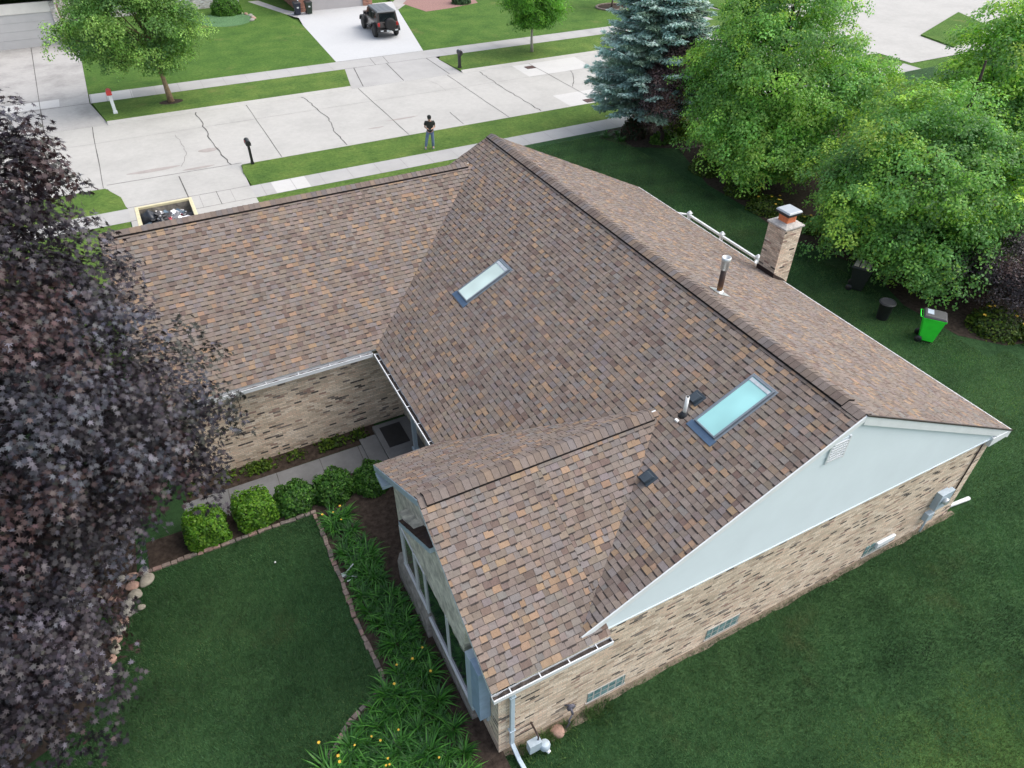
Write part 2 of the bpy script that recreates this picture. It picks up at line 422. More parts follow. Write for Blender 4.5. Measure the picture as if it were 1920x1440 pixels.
# kerbs
kb = MB()
for a, b in ((-130, -8.7), (-1.85, 47)): kb.prism([(34.05, ZR-.02), (34.32, ZR-.02), (34.32, ZR+.015), (34.22, ZR+.05), (34.13, .0), (34.05, .012)], 'x', a, b)
for a, b in ((-130, -13.8), (-7.9, 7.55), (15.95, 43)): kb.prism([(44.50, ZR-.02), (44.50, .012), (44.44, .0), (44.26, ZR+.03), (44.10, ZR+.006), (44.10, ZR-.02)], 'x', a, b)
tag(kb.build('kerb', M['conc']), kind='structure')
# sidewalks and their slab joints
def walkway(name, x0, x1, y0, y1, pale=()):
    mb = MB(); flat(mb, rect(x0, x1, y0, y1), .006, 0)
    x = math.ceil(x0 / 1.52) * 1.52
    while x < x1:
        strips(mb, [(x, y0), (x, y1)], .03, .012, 1); x += 1.52
    for a, b in pale: flat(mb, rect(a, b, y0 + .02, y1 - .02), .010, 2)
    return tag(mb.build(name, [M['walk'], M['jointsoft'], M['patch']]), kind='structure')
walkway('sidewalk', -40, 47, 29.55, 31.05, ((-1.0, .75),))
walkway('sidewalk', -8.6, 8.4, 48.5, 50.5, ((-8.5, -6.0),))
walkway('sidewalk', 15.3, 43, 48.5, 50.5)
# near driveway behind the garage
dv = MB()
flat(dv, rect(-7.85, -2.05, 20.4, 31.05), .009, 0)
dv.add([(-7.85, 31.05, .009), (-2.05, 31.05, .009), (-1.9, 34.25, ZR+.003), (-8.6, 34.25, ZR+.003)], [(0, 1, 2, 3)], 0)
for p in ([(-5.05, 29.5), (-5.05, 20.5)], [(-7.85, 29.55), (-2.05, 29.55)], [(-3.71, 31.2), (-3.71, 29.5)]): strips(dv, p, .035, .014, 1)
dv.add([(-5.09, 31.05, .014), (-5.03, 31.05, .014), (-5.09, 34.25, ZR+.009), (-5.15, 34.25, ZR+.009)], [(0, 1, 2, 3)], 1)
strips(dv, [(-7.85, 31.15), (-2.05, 31.1)], .035, .012, 1)
tag(dv.build('driveway', [M['conc'], M['joint']]), kind='structure')
# old mottled driveway across the street, left
dv = MB()
flat(dv, rect(-24, -8.66, 48.6, 65.2), .004, 0)
dv.add([(-24, 44.25, ZR+.003), (-7.85, 44.25, ZR+.003), (-8.66, 48.6, .004), (-24, 48.6, .004)], [(0, 1, 2, 3)], 0)
strips(dv, [(-12.02, 64.9), (-11.5, 48.6)], .07, .01, 1); strips(dv, [(-24, 50.45), (-8.66, 50.45)], .035, .01, 2); strips(dv, [(-24, 48.6), (-8.6, 48.55)], .06, .01, 1)
strips(dv, [(-24, 58), (-8.66, 57.9)], .03, .009, 2)
dv.add([(-11.42, 44.4, ZR+.012), (-11.36, 44.4, ZR+.012), (-11.46, 48.6, .012), (-11.52, 48.6, .012)], [(0, 1, 2, 3)], 1)
flat(dv, [(-13.5, 48.75), (-10.4, 48.75), (-10.4, 50.3), (-13.5, 50.3)], .008, 3)
tag(dv.build('driveway', [M['drive_old'], M['joint'], M['jointsoft'], M['patch']]), kind='structure')
# new pale driveway across the street, middle
dv = MB()
flat(dv, [(8.35, 50.5), (15.4, 50.5), (18.75, 65.5), (19.2, 68), (9.3, 68), (9.35, 65.3), (9.0, 62.5)], .004, 0)
flat(dv, [(8.4, 48.5), (15.6, 48.5), (15.4, 50.5), (8.35, 50.5)], .004, 1)
dv.add([(7.55, 44.25, ZR+.003), (15.95, 44.25, ZR+.003), (15.6, 48.5, .004), (8.4, 48.5, .004)], [(0, 1, 2, 3)], 1)
for p in ([(8.4, 48.5), (15.6, 48.5)], [(10.96, 50.4), (10.77, 48.5)], [(12.0, 50.4), (11.8, 48.5)], [(8.35, 50.5), (15.4, 50.5)]): strips(dv, p, .05, .010, 2)
for xa, xb in ((11.6, 11.4), (9.05, 8.4), (14.8, 14.95)):
    dv.add([(xb, 44.4, ZR+.012), (xb+.06, 44.4, ZR+.012), (xa+.06, 48.5, .011), (xa, 48.5, .011)], [(0, 1, 2, 3)], 2)
tag(dv.build('driveway', [M['drive_new'], M['walk'], M['joint']]), kind='structure')
sheet('path', [(7.6, 74), (6.6, 74), (8.95, 66.3), (9.35, 65.3), (9.6, 67.9), (9.0, 69)], .008, M['walk'])
sheet('path', [(19.2, 67.8), (18.3, 64.2), (21.2, 67.8), (27, 76), (25, 76)], .008, M['drive_old'])
# storm drains in the pale patches
for lab, cx, cy in (('rusty iron storm drain beside the far kerb in a pale concrete patch', 21.05, 43.2), ('rusty iron storm drain beside the near kerb next to the blue spruce', 21.0, 34.85)):
    mb = MB(); mb.box((cx-.36, cy-.3, ZR), (cx+.36, cy+.3, ZR+.03))
    for k in range(6): mb.box((cx-.33+.11*k, cy-.26, ZR+.028), (cx-.27+.11*k, cy+.26, ZR+.042), 1)
    tag(mb.build('storm_drain', [M['darkflash'], plain('rusty_iron', (.16, .09, .08), .8, .2, .3)], bevel=.008), lab, 'storm drain', 'storm drains in the street')

# ------------------------------------------------------------------ garden beds of the house
bedmat = M['soil']
sheet('garden_bed', [(-9.3, 8.35), (-4.95, 8.32), (-4.97, 5.1), (-5.0, 4.5), (-4.93, 3.6), (-4.87, 2.9), (-4.94, 2.6), (-5.26, 2.4), (-5.83, 2.16), (-6.22, 1.85), (-6.7, 1.45), (-7.0, -1.5), (-3.2, -1.5), (-3.2, 5.6), (-1.2, 5.6), (-1.2, 9.2), (-9.3, 9.3)], .006, bedmat)
sheet('garden_bed', [(-12.5, 4.2), (-10.9, 4.8), (-10.35, 6.0), (-10.15, 7.0), (-9.6, 8.35), (-9.4, 12), (-15, 12), (-15, 5)], .005, bedmat)
sheet('garden_bed', [(-8.1, 10.28), (-2.3, 10.28), (-2.3, 11.1), (-8.1, 11.1)], .006, bedmat)
sheet('garden_bed', [(21.5, 3.9), (19.9, 4.4), (18.9, 5.6), (18.8, 8), (19.8, 10.5), (19.2, 12.8), (18.7, 14.3), (19.2, 17.5), (19.2, 20.5), (20.9, 25.2), (18.6, 26.6), (17.7, 28.6), (19, 29.45), (32, 29.45), (32, 3)], .006, bedmat)
sheet('path', [(-8.2, 9.35), (-2.35, 9.2), (-2.35, 10.25), (-8.2, 10.28)], .012, M['porch'])
pj = MB()
for x in (-7.0, -5.6, -4.3, -3.1): strips(pj, [(x, 9.3), (x+.03, 10.25)], .035, .017, 0)
tag(pj.build('path_joints', M['joint']), kind='structure')

def edging(name, pts, label, w=.11):
    """one border of small uneven edging stones"""
    mb = MB(); d = 0
    for a, b in zip(pts, pts[1:]):
        L = math.dist(a, b); t = 0; ux, uy = (b[0]-a[0])/L, (b[1]-a[1])/L
        while t < L - .05:
            l = random.uniform(.15, .24); ww = w*random.uniform(.85, 1.2); h = random.uniform(.035, .07)
            mb.T = Matrix.Translation((a[0]+ux*(t+l/2)+random.uniform(-.015, .015), a[1]+uy*(t+l/2)+random.uniform(-.015, .015), 0)) @ Matrix.Rotation(math.atan2(uy, ux)+random.uniform(-.12, .12), 4, 'Z')
            mb.box((-l/2+.006, -ww/2, -.02), (l/2-.006, ww/2, h), random.choice((0, 0, 1, 2)))
            t += l
    mb.T = Matrix.Identity(4)
    return tag(mb.build(name, [M['edge1'], M['edge2'], M['edge3']], bevel=.015), label, 'edging')
M['edge1'] = plain('edging_stone', (.24, .19, .165), .9, 0, .3, 8, .2, .5, 40, local=False)
M['edge2'] = plain('edging_pink', (.27, .185, .16), .9, 0, .3, 8, .2, .5, 40, local=False)
M['edge3'] = plain('edging_grey', (.17, .15, .135), .9, 0, .3, 8, .2, .5, 40, local=False)
edging('stone_edging', [(-9.6, 8.28), (-4.98, 8.28)], 'straight brick edging between the dark lawn and the trimmed boxwood row')
edging('stone_edging', [(-4.98, 8.2), (-4.97, 6.46), (-4.97, 5.09), (-5.01, 4.52), (-4.95, 3.7), (-4.89, 2.92), (-4.94, 2.59), (-5.26, 2.4), (-5.83, 2.16), (-6.22, 1.85), (-6.7, 1.45), (-6.95, .6)], 'curving brick edging between the dark lawn and the daylily bed')
edging('stone_edging', [(20.9, 25.0), (22.5, 24.8)], 'low stone edging of the bed beneath the blue spruce', .14)

M['dirt'] = plain('bare_dirt', (.20, .17, .13), .95, 0, .4, 6, .1, .6, 40, local=False)
xs_ = np.linspace(-3.35, 11.1, 60); sheet('dirt_strip', [(-3.35, .07)] + [(11.1, .07)] + [(x, -.04-.035*abs(math.sin(x*2.3)+.6*math.sin(x*5.1))-(.16 if -3 < x < -.8 else 0)) for x in xs_[::-1]], .005, M['dirt'])

# ------------------------------------------------------------------ the brick house
H = thing('brick_house', 'brown shingled L-shaped brick house with skylights and white gable siding', 'house', (0, 0, 0))
HP = Vector((0, 0, 0))
class HB(MB):                                  # house parts are written in world coordinates
    def build(s, name, mats, parent=None, **k):
        o = MB.build(s, name, mats, parent or H, **k)
        o.matrix_parent_inverse = Matrix.Translation(-HP) if (parent is None or parent is H) else Matrix.Identity(4)
        return o
XL, XE, XR, ZE, ZRG, LY = -2.06, 11.52, 4.69, 3.04, 6.38, 16.5
SL = (ZRG - ZE) / (XR - XL); SR = (ZRG - ZE) / (XE - XR)
GY0, GYR, GS = 10.59, 15.67, .5624; GZR = 3.03 + GS*(GYR-GY0); GX0 = -8.12
WY0, WY1, WS, WX0 = -.27, 6.295, .6346, -3.54; WYR = (WY0+WY1)/2; WZR = 3.09 + WS*(WYR-WY0); WZ0 = 3.09
zl = lambda x: ZE + SL*(x-XL)
zr_ = lambda x: ZE + SR*(XE-x)

PAL = [(srgb(148,141,138), .36), (srgb(149,139,132), .22), (srgb(142,140,143), .13), (srgb(135,124,120), .11), (srgb(125,111,107), .06), (srgb(174,151,129), .10), (srgb(160,145,132), .05)]
PC = np.array([p[0] for p in PAL]) * np.array([.70, .665, .63]); PC = PC*.85 + PC.mean(0)*.15*1.04; PW = np.array([p[1] for p in PAL]); PW /= PW.sum()
def shingle_quads(o, u, v, n, W, Ls, seed, ex=.143):
    g = np.random.default_rng(seed); o, u, v, n = (np.array(a, float) for a in (o, u, v, n))
    Q = []; C = []
    def q(a0, a1, b0, b1, h0, h1, c):
        Q.append([o+u*a0+v*b0+n*h0, o+u*a1+v*b0+n*h0, o+u*a1+v*b1+n*h1, o+u*a0+v*b1+n*h1]); C.append(c)
    def front(a0, a1, b, h0, h1, c):
        Q.append([o+u*a0+v*b+n*h0, o+u*a1+v*b+n*h0, o+u*a1+v*b+n*h1, o+u*a0+v*b+n*h1]); C.append(c)
    def side(a, b0, b1, h0, h1, c):
        Q.append([o+u*a+v*b0+n*h0, o+u*a+v*b0+n*h1, o+u*a+v*b1+n*h1, o+u*a+v*b1+n*.003]); C.append(c)
    dark = np.array([.028, .024, .023])
    def pick(): 
        return PC[g.choice(len(PC), p=PW)] * g.uniform(.88, 1.12) * (1 + g.uniform(-.03, .03, 3))
    nc = int(math.ceil(Ls / ex))
    for c in range(nc):
        b0 = c*ex; b1 = min(b0 + ex + .004, Ls)
        a = -g.uniform(0, .3)
        while a < W:
            gw = g.uniform(.09, .24); tw = g.uniform(.10, .22)
            # lower layer under gap
            x0, x1 = max(0, a), min(W, a + gw)
            if x1 - x0 > .004:
                col = pick()
                q(x0, x1, b0, b1, .010, .002, col); front(x0, x1, b0, 0, .010, dark*1.3); (c > 0) and q(x0, x1, b0-.012, b0+.001, .0078, .0078, dark*2.6)
            x0, x1 = max(0, a + gw), min(W, a + gw + tw)
            if x1 - x0 > .004:
                col = pick()
                q(x0, x1, b0, b1, .0145, .0055, col); front(x0, x1, b0, 0, .0145, dark)
                side(x0, b0, b1, 0, .0145, col*.8); side(x1, b0, b1, 0, .0145, col*.8)
                if c > 0: q(x0+.004, x1-.002, b0-(g.uniform(.026, .037) if g.random() < .75 else .014), b0+.001, .0085, .0085, dark*1.8)
            a += gw + tw
    return np.array(Q).reshape(-1, 3), np.array(C)

def slope(label, o, u, v, W, Ls, seed, deck=.10):
    """roof slope: deck board slab + shingles, one part"""
    u = Vector(u).normalized(); v = Vector(v).normalized(); n = u.cross(v)
    if n.z < 0: n = -n
    Q, C = shingle_quads(o, u, v, n, W, Ls, seed)
    # deck underside and edges
    o = Vector(o); d = HB(); p = [o, o+u*W, o+u*W+v*Ls, o+v*Ls]
    t = [x + n*.001 for x in p]; b = [x - n*deck for x in p]
    fs = [(0,1,2,3), (7,6,5,4), (0,4,5,1), (1,5,6,2), (2,6,7,3), (3,7,4,0)]
    r = poly_mesh('roof_slope', Q - np.array(HP), 4, M['shingle'], C, H)
    k = MB(); k.add([x - HP for x in t + b], fs)
    dk = k.build('roof_deck', M['white'], r)
    if label: r['label'] = label
    return r, u, v, n

gi = .11       # shingles stop short of the gutter's outer lip
sl_len = math.hypot(1, SL)
# main left slope
o = (XL+gi, 0, zl(XL+gi)); slope('wide main roof slope with two skylights', o, (0, 1, 0), (1, 0, SL), LY, (XR-XL-gi)*sl_len - .02, 11)
sr_len = math.hypot(1, SR)
o = (XE-gi*.6, LY, zr_(XE-gi*.6)); slope('roof slope facing the side lawn with the chimney', o, (0, -1, 0), (-1, 0, SR), LY, (XE-gi*.6-XR)*sr_len - .02, 12)
gl = math.hypot(1, GS)
o = (GX0, GY0+gi, 3.03+GS*gi); slope('garage roof slope facing the front yard', o, (1, 0, 0), (0, 1, GS), 3.45-GX0, (GYR-GY0-gi)*gl - .02, 13)
o = (3.45, 2*GYR-GY0, 3.03); slope(None, o, (-1, 0, 0), (0, -1, GS), 3.45-GX0, (GYR-GY0)*gl - .02, 14)
wl = math.hypot(1, WS)
o = (WX0, WY0+gi, WZ0+WS*gi); slope('near slope of the small front gable', o, (1, 0, 0), (0, 1, WS), -.97-WX0, (WYR-WY0-gi)*wl - .02, 15)
o = (-.97, 0.12, WZ0+WS*.39); slope(None, o, (1, 0, 0), (0, 1, WS), 3.1, (WYR-.12)*wl - .02, 25)
o = (2.1, WY1-gi*.5, WZ0+WS*gi*.5); slope('far slope of the small front gable', o, (-1, 0, 0), (0, -1, WS), 2.1-WX0, (WY1-WYR-gi*.5)*wl - .02, 16)

def ridge(p0, p1, s0, s1, across, w=.185, seed=3, lift=.045, label=None):
    """row of overlapping cap shingles over a ridge vent; across = horizontal unit vector across the ridge; s0,s1 slopes on its -/+ side"""
    g = np.random.default_rng(seed); p0 = Vector(p0); p1 = Vector(p1); L = (p1-p0).length; d = (p1-p0)/L; a = Vector(across)
    mb = MB(); nn = 0; t = 0; cols = []
    prof = [(-1, s0), (-.45, s0), (0, None), (.45, s1), (1, s1)]
    Q = []
    def P(t, k, h):
        f, s = prof[k]; off = f*w
        z = 0 if s is None else -abs(off)*s
        z += .012*(1-abs(f)) * -1
        return np.array(p0 - HP + d*t + a*off + Vector((0, 0, z + h)))
    while t < L:
        l = .16; t1 = min(L, t+.17); col = PC[g.choice([0, 0, 0, 1, 1, 2, 3], 1)[0]]*.92 * g.uniform(.85, 1.08) * np.array([.95, .95, .97])
        if g.random() < .06: col = PC[6]*.9
        for k in range(4):
            Q.append([P(t, k, lift+.016), P(t, k+1, lift+.016), P(t1, k+1, lift+.004), P(t1, k, lift+.004)]); cols.append(col)
            Q.append([P(t, k, lift), P(t, k+1, lift), P(t, k+1, lift+.016), P(t, k, lift+.016)]); cols.append(col*.25)
        for k in (0, 4):
            Q.append([P(t, k, .0), P(t1, k, .0), P(t1, k, lift+.006), P(t, k, lift+.006)]); cols.append(np.array([.02, .018, .018]))
        t += l
    for t in (0, L):
        for k in range(4): Q.append([P(t, k, 0), P(t, k+1, 0), P(t, k+1, lift+.01), P(t, k, lift+.01)]); cols.append(np.array([.025, .02, .02]))
    r = poly_mesh('ridge_cap', np.array(Q).reshape(-1, 3), 4, M['shingle'], np.array(cols), H)
    if label: r['label'] = label
    return r
ridge((XR, .45, ZRG+.012), (XR, LY-.05, ZRG+.012), SL, SR, (1, 0, 0), seed=31)
ridge((XR, .02, ZRG+.006), (XR, .5, ZRG+.006), SL, SR, (1, 0, 0), seed=34, lift=.012)
ridge((WX0+.14, WYR, WZR+.012), (1.95, WYR, WZR+.012), WS, WS, (0, 1, 0), seed=32)
ridge((WX0+.01, WYR, WZR+.006), (WX0+.2, WYR, WZR+.006), WS, WS, (0, 1, 0), seed=35, lift=.012)
ridge((GX0+.02, GYR, GZR+.012), (3.35, GYR, GZR+.012), GS, GS, (0, 1, 0), seed=33)

# walls
ZT = 3.0
w = HB()
w.box((-3.29, .07, 0), (10.9, .30, 3.06)); w.box((10.7, .30, 0), (10.9, 16.0, 3.0)); w.box((-1.25, 16.0, 0), (10.9, 16.2, 3.0))
w.box((-3.29, .30, 0), (-3.09, .92, 3.1)); w.box((-3.09, 5.50, 0), (-1.25, 5.70, 3.06))
w.box((-7.9, 11.0, 0), (-1.25, 11.2, 3.05)); w.box((-7.9, 11.2, 0), (-7.7, 20.3, 3.03)); w.box((-7.7, 20.1, 0), (-1.25, 20.3, 3.03))
w.box((-1.25, 11.2, 0), (-1.05, 20.3, 3.0))
w.build('wall', M['brick'])
# stone clad gable front of the small wing, with a scalloped lower edge over the big window
def wroof(y): return min(WZ0+WS*(y-WY0), WZ0+WS*(WY1-y))
g = HB()
pts = [(5.70, .0), (5.70, wroof(5.70)-.12), (WYR, WZR-.13), (.07, wroof(.07)-.12), (.07, 2.75), (1.0, 2.75)]
g.prism([(.07, 2.55), (1.15, 2.62), (3.1, 2.62), (5.70, 2.62), (5.70, wroof(5.70)-.13), (WYR, WZR-.14), (.07, wroof(.07)-.13)], 'x', -3.28, -3.06)
g.box((-3.28, 4.75, .0), (-3.06, 5.70, 2.62))
# facing of the gable in line with the bay
sc = []
y = 1.15
while y < 3.15:
    for k in range(5):
        a = math.pi*k/4; sc.append((y + .17 - .17*math.cos(a), 2.50 - .075*math.sin(a)))
    y += .34
g.prism([(y, 2.5), (4.72, 2.5), (4.72, 2.98), (2.2, 4.40), (1.0, 3.70), (1.15, 2.5)][::-1] + sc[1:-1], 'x', -3.50, -3.28)
g.build('gable_wall', M['stone'])
# stone plinth below the windows
g = HB()
g.prism([(-3.60, 0), (-3.28, 0), (-3.28, .98), (-3.515, .98), (-3.60, .70)], 'y', 3.2, 5.15); g.box((-3.50, .95, 0), (-3.28, 3.2, .80)); g.box((-3.28, .92, 0), (-3.06, 5.15, .85))
g.build('stone_plinth', M['plinth'], bevel=.02)
# picture window of the bay
wf = HB()
yA, yB, z0, z1_ = 1.02, 3.24, .84, 2.50
wf.box((-3.535, yA-.05, z0-.05), (-3.30, yB+.05, z0+.03)); wf.box((-3.525, yB-.02, z0+.03), (-3.32, yB+.06, 2.5))
wf.box((-3.51, 1.98, z0+.03), (-3.38, 2.02, z1_)); wf.box((-3.51, 2.07, z0+.03), (-3.38, 2.11, z1_)); wf.box((-3.54, .78, z0-.06), (-3.30, 1.02, 2.78), 1); wf.box((-3.54, .40, 1.05), (-3.30, .78, 2.86), 2)
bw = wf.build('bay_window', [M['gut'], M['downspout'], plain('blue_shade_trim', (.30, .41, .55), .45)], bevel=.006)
p = MB(); p.box((-3.494-HP.x, yA-HP.y, z0), (-3.40-HP.x, 1.98-HP.y, z1_)); p.box((-3.494-HP.x, 2.11-HP.y, z0), (-3.40-HP.x, yB-HP.y, z1_)); p.build('pane', M['winglass'], bw)
wf = HB(); wf.box((-3.535, 3.30, 1.0), (-3.30, 4.78, 1.06)); wf.box((-3.53, 4.66, 1.06), (-3.33, 4.76, 2.5)); wf.box((-3.53, 3.85, 1.06), (-3.36, 3.91, 2.5)); wf.box((-3.52, 3.30, 2.44), (-3.34, 4.76, 2.5))
bw = wf.build('bay_window', M['gut'], bevel=.006)
p = MB(); p.box((-3.494-HP.x, 3.30-HP.y, 1.06), (-3.40-HP.x, 4.66-HP.y, 2.44)); p.build('pane', glass_mat('curtain_glass', (.16, .16, .13), .08), bw)
# nested little gable roof over the bay
def nested(y): return 3.03 + .69*(4.43-y)
o_ = (-3.2, 4.43, 3.03)
u_ = Vector((-1, 0, 0)); v_ = Vector((0, -1, .69)).normalized()
Q, C = shingle_quads(o_, u_, v_, u_.cross(v_) if u_.cross(v_).z > 0 else -u_.cross(v_), .40, 2.52, 71)
br = poly_mesh('bay_roof', Q - np.array(HP), 4, M['shingle'], C*np.array([.32, .27, .27]), H); br['label'] = 'small dark brown roof over the bay window'
k = MB(); k.prism([(4.43, 3.03-.012), (2.36, 4.458-.012), (2.36, 4.30), (4.43, 2.88)], 'x', -3.2, -3.6); k.build('bay_fascia', M['downspout'], br)
# gable end: siding boards clipped by the rakes
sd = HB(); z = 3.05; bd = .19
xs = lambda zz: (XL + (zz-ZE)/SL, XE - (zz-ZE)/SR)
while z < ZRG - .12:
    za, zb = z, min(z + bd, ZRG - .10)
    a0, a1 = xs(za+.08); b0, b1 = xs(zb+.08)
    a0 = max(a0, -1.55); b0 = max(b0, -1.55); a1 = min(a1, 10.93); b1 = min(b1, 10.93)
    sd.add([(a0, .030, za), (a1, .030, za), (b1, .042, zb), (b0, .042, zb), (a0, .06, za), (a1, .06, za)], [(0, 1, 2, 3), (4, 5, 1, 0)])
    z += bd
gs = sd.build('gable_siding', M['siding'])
fr = HB(); fr.box((-1.4, .016, 3.02), (10.9, .05, 3.055)); fr.build('frieze_board', M['siding'])
gv = HB()
for k in range(7): gv.box((4.02+.005*k, -.004, 5.36+.075*k), (4.46, .03, 5.395+.075*k))
gv.box((3.98, .0, 5.32), (4.02, .032, 5.92)); gv.box((4.46, .0, 5.32), (4.50, .032, 5.92)); gv.box((4.0, .018, 5.33), (4.48, .03, 5.9), 1)
gv.build('gable_vent', [M['gut'], plain('vent_shadow_grey', (.60, .67, .71), .7)])
# rake boards
rb = HB()
def rake(xa, xb, yf, zf, h=.17, t=.028, top=.0):
    rb.hexa([(xa, yf, zf(xa)-top-h), (xb, yf, zf(xb)-top-h), (xb, yf+t, zf(xb)-top-h), (xa, yf+t, zf(xa)-top-h), (xa, yf, zf(xa)-top), (xb, yf, zf(xb)-top), (xb, yf+t, zf(xb)-top), (xa, yf+t, zf(xa)-top)])
rake(XR, XE-.02, -.018, lambda x: zr_(x)-.012, .24)
rake(-1.55, XR, -.018, lambda x: zl(x)-.012, .16)
rb.hexa([(10.72, -.03, 2.80), (11.44, -.03, 2.90), (11.44, .30, 2.90), (10.72, .30, 2.80), (10.72, -.03, 3.10), (11.44, -.03, 3.08), (11.44, .30, 3.08), (10.72, .30, 3.10)])
rb.build('rake_board', M['white'], bevel=.006)
dr = HB()
for xa, xb, zf in ((XR, XE, zr_),):
    dr.hexa([(xa, -.036, zf(xa)-.012), (xb, -.036, zf(xb)-.012), (xb, .0, zf(xb)-.012), (xa, .0, zf(xa)-.012), (xa, -.036, zf(xa)+.022), (xb, -.036, zf(xb)+.022), (xb, .0, zf(xb)+.022), (xa, .0, zf(xa)+.022)])
dr.build('drip_edge', M['drip'])
# wing rake fascia (white trim, the blue of the shade put into its colour) and garage rake
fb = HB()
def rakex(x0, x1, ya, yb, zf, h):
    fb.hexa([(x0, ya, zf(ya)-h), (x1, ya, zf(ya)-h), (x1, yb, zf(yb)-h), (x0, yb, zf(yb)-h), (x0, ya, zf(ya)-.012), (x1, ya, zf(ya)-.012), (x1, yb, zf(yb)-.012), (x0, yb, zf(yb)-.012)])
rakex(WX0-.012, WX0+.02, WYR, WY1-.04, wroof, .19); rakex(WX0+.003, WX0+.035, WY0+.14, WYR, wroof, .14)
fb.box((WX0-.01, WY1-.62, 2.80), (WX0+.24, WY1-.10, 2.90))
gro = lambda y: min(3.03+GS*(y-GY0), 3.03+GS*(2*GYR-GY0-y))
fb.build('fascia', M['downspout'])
fb = HB(); rakex(GX0-.03, GX0, GY0+.1, GYR, gro, .12); rakex(GX0-.03, GX0, GYR, 2*GYR-GY0, gro, .12); fb.build('fascia', M['drip'])
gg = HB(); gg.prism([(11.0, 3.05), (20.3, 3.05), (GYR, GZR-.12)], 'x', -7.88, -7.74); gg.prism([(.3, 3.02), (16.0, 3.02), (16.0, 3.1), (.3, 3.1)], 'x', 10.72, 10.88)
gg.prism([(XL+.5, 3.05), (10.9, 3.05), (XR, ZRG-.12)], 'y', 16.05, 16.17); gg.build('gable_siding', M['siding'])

# gutters: open white channels with silt inside and straps across
def gutter(a, b, outn, z, hang=.9, debris=True):
    """a,b: 2D ends along the outer lip; outn: 2D outward normal"""
    a = Vector((*a, 0)); b = Vector((*b, 0)); L = (b-a).length; d = (b-a)/L; n = Vector((*outn, 0)); W = .125; Hh = .105
    g = HB()
    def bar(off0, off1, z0, z1, t0=0, t1=L, m=0):
        p = [a + d*t0 + n*(-off0), a + d*t1 + n*(-off0), a + d*t1 + n*(-off1), a + d*t0 + n*(-off1)]
        if d.cross(-n).z < 0: p = p[::-1]
        g.hexa([(q.x, q.y, z+z0) for q in p] + [(q.x, q.y, z+z1) for q in p], m)
    bar(0, .016, -Hh, .012); bar(.016, W-.008, -Hh, -Hh+.006); bar(W-.008, W, -Hh, .0)
    bar(-.008, .0, -.012, .014)
    for t in (0, L-.006): bar(.016, W-.008, -Hh+.006, .0, t, t+.006)
    t = .35
    while t < L-.1: bar(.0, W, .004, .014, t, t+.02); t += hang
    o = g.build('gutter', M['gut'])
    if debris:
        q = MB(); p = [a + n*-.018, b + n*-.018, b + n*-(W-.01), a + n*-(W-.01)]
        nseg = max(2, int(L/.12)); vs = []
        for i in range(nseg+1):
            c = a + d*(L*i/nseg); hz = z-.055+random.uniform(-.02, .02)
            vs += [tuple(c - n*.018 - HP + Vector((0, 0, hz))), tuple(c - n*(W-.01) - HP + Vector((0, 0, hz+random.uniform(-.01, .02))))]
        q.add(vs, [(2*i, 2*i+1, 2*i+3, 2*i+2) for i in range(nseg)]); q.build('gutter_silt', M['debris'], o)
    return o
gutter((XL, 10.55), (XL, 6.33), (-1, 0), ZE+.0, .75)
gutter((XL-.02, GY0), (GX0, GY0), (0, -1), 3.03)
gutter((WX0, WY1), (XL, WY1), (0, 1), 3.05)
gutter((XE, LY), (XE, 0.0), (1, 0), ZE)
gutter((WX0, WY0), (-.97, WY0), (0, -1), WZ0-.02, .62)
# downspout at the near corner with a kicked-out foot, plus the leader
ds = HB()
def sq_tube(pts, hw=.045, hd=.035):
    for a, b in zip(pts, pts[1:]):
        a = Vector(a); b = Vector(b); dd = (b-a).normalized(); up = Vector((1, 0, 0)); v = dd.cross(up).normalized()
        q = [a-up*hw-v*hd, a+up*hw-v*hd, a+up*hw+v*hd, a-up*hw+v*hd]; r = [x+(b-a) for x in q]
        ds.hexa(q + r)
sq_tube([(-3.02, -.20, 2.98), (-3.02, -.02, 2.80)]); sq_tube([(-3.02, .0, 2.84), (-3.02, .0, .30)]); sq_tube([(-3.02, .0, .33), (-3.0, -.32, .12)]); sq_tube([(-3.0, -.30, .13), (-2.96, -.85, .06)])
for z in (2.3, .9): ds.box((-3.09, -.045, z), (-2.95, .07, z+.03))
ds.build('downspout', M['downspout'], bevel=.008)
dp = HB(); dp.tube([(11.0, .2, 2.85), (11.0, .18, .35), (11.05, .16, .14), (11.9, .12, .06)], [.05, .05, .055, .06], 8); dp.build('downspout', M['gut'])
# conduit on the gable wall, meters
cd = HB(); cd.tube([(10.52, .045, 3.0), (10.50, .045, .95)], .018, 6); cd.build('conduit', M['drip'])
em = HB(); em.box((9.62, -.10, .95), (10.02, .07, 1.55)); em.box((10.02, -.05, 1.05), (10.26, .07, 1.45)); em.box((9.55, -.07, .50), (9.80, .07, .78)); em.tube([(9.68, -.02, .5), (9.66, -.02, 0)], .03, 8); em.tube([(9.95, -.02, .95), (9.80, -.02, .72)], .022, 8)
e = em.build('electric_meter', M['metergrey'], bevel=.015)
q = MB(); q.lathe([(.09, -.20), (.10, -.16), (.10, -.10)], 16, 0, (9.82, 0, 1.30), axis='y'); q.build('meter_dial', M['galv'], e)
gm = HB(); gm.box((-2.78, -.36, .24), (-2.50, -.20, .56)); gm.tube([(-2.55, -.28, .55), (-2.55, -.28, .70), (-2.55, .05, .70)], .022, 8, 1); gm.tube([(-2.72, -.28, .24), (-2.72, -.28, 0)], .022, 8, 1); gm.lathe([(.0, .24), (.10, .26), (.12, .32), (.12, .4), (.09, .46), (0, .47)], 14, 0, (-2.42, -.34, -.08)); gm.tube([(-2.42, -.34, .16), (-2.36, -.46, .12)], .045, 8, 2)
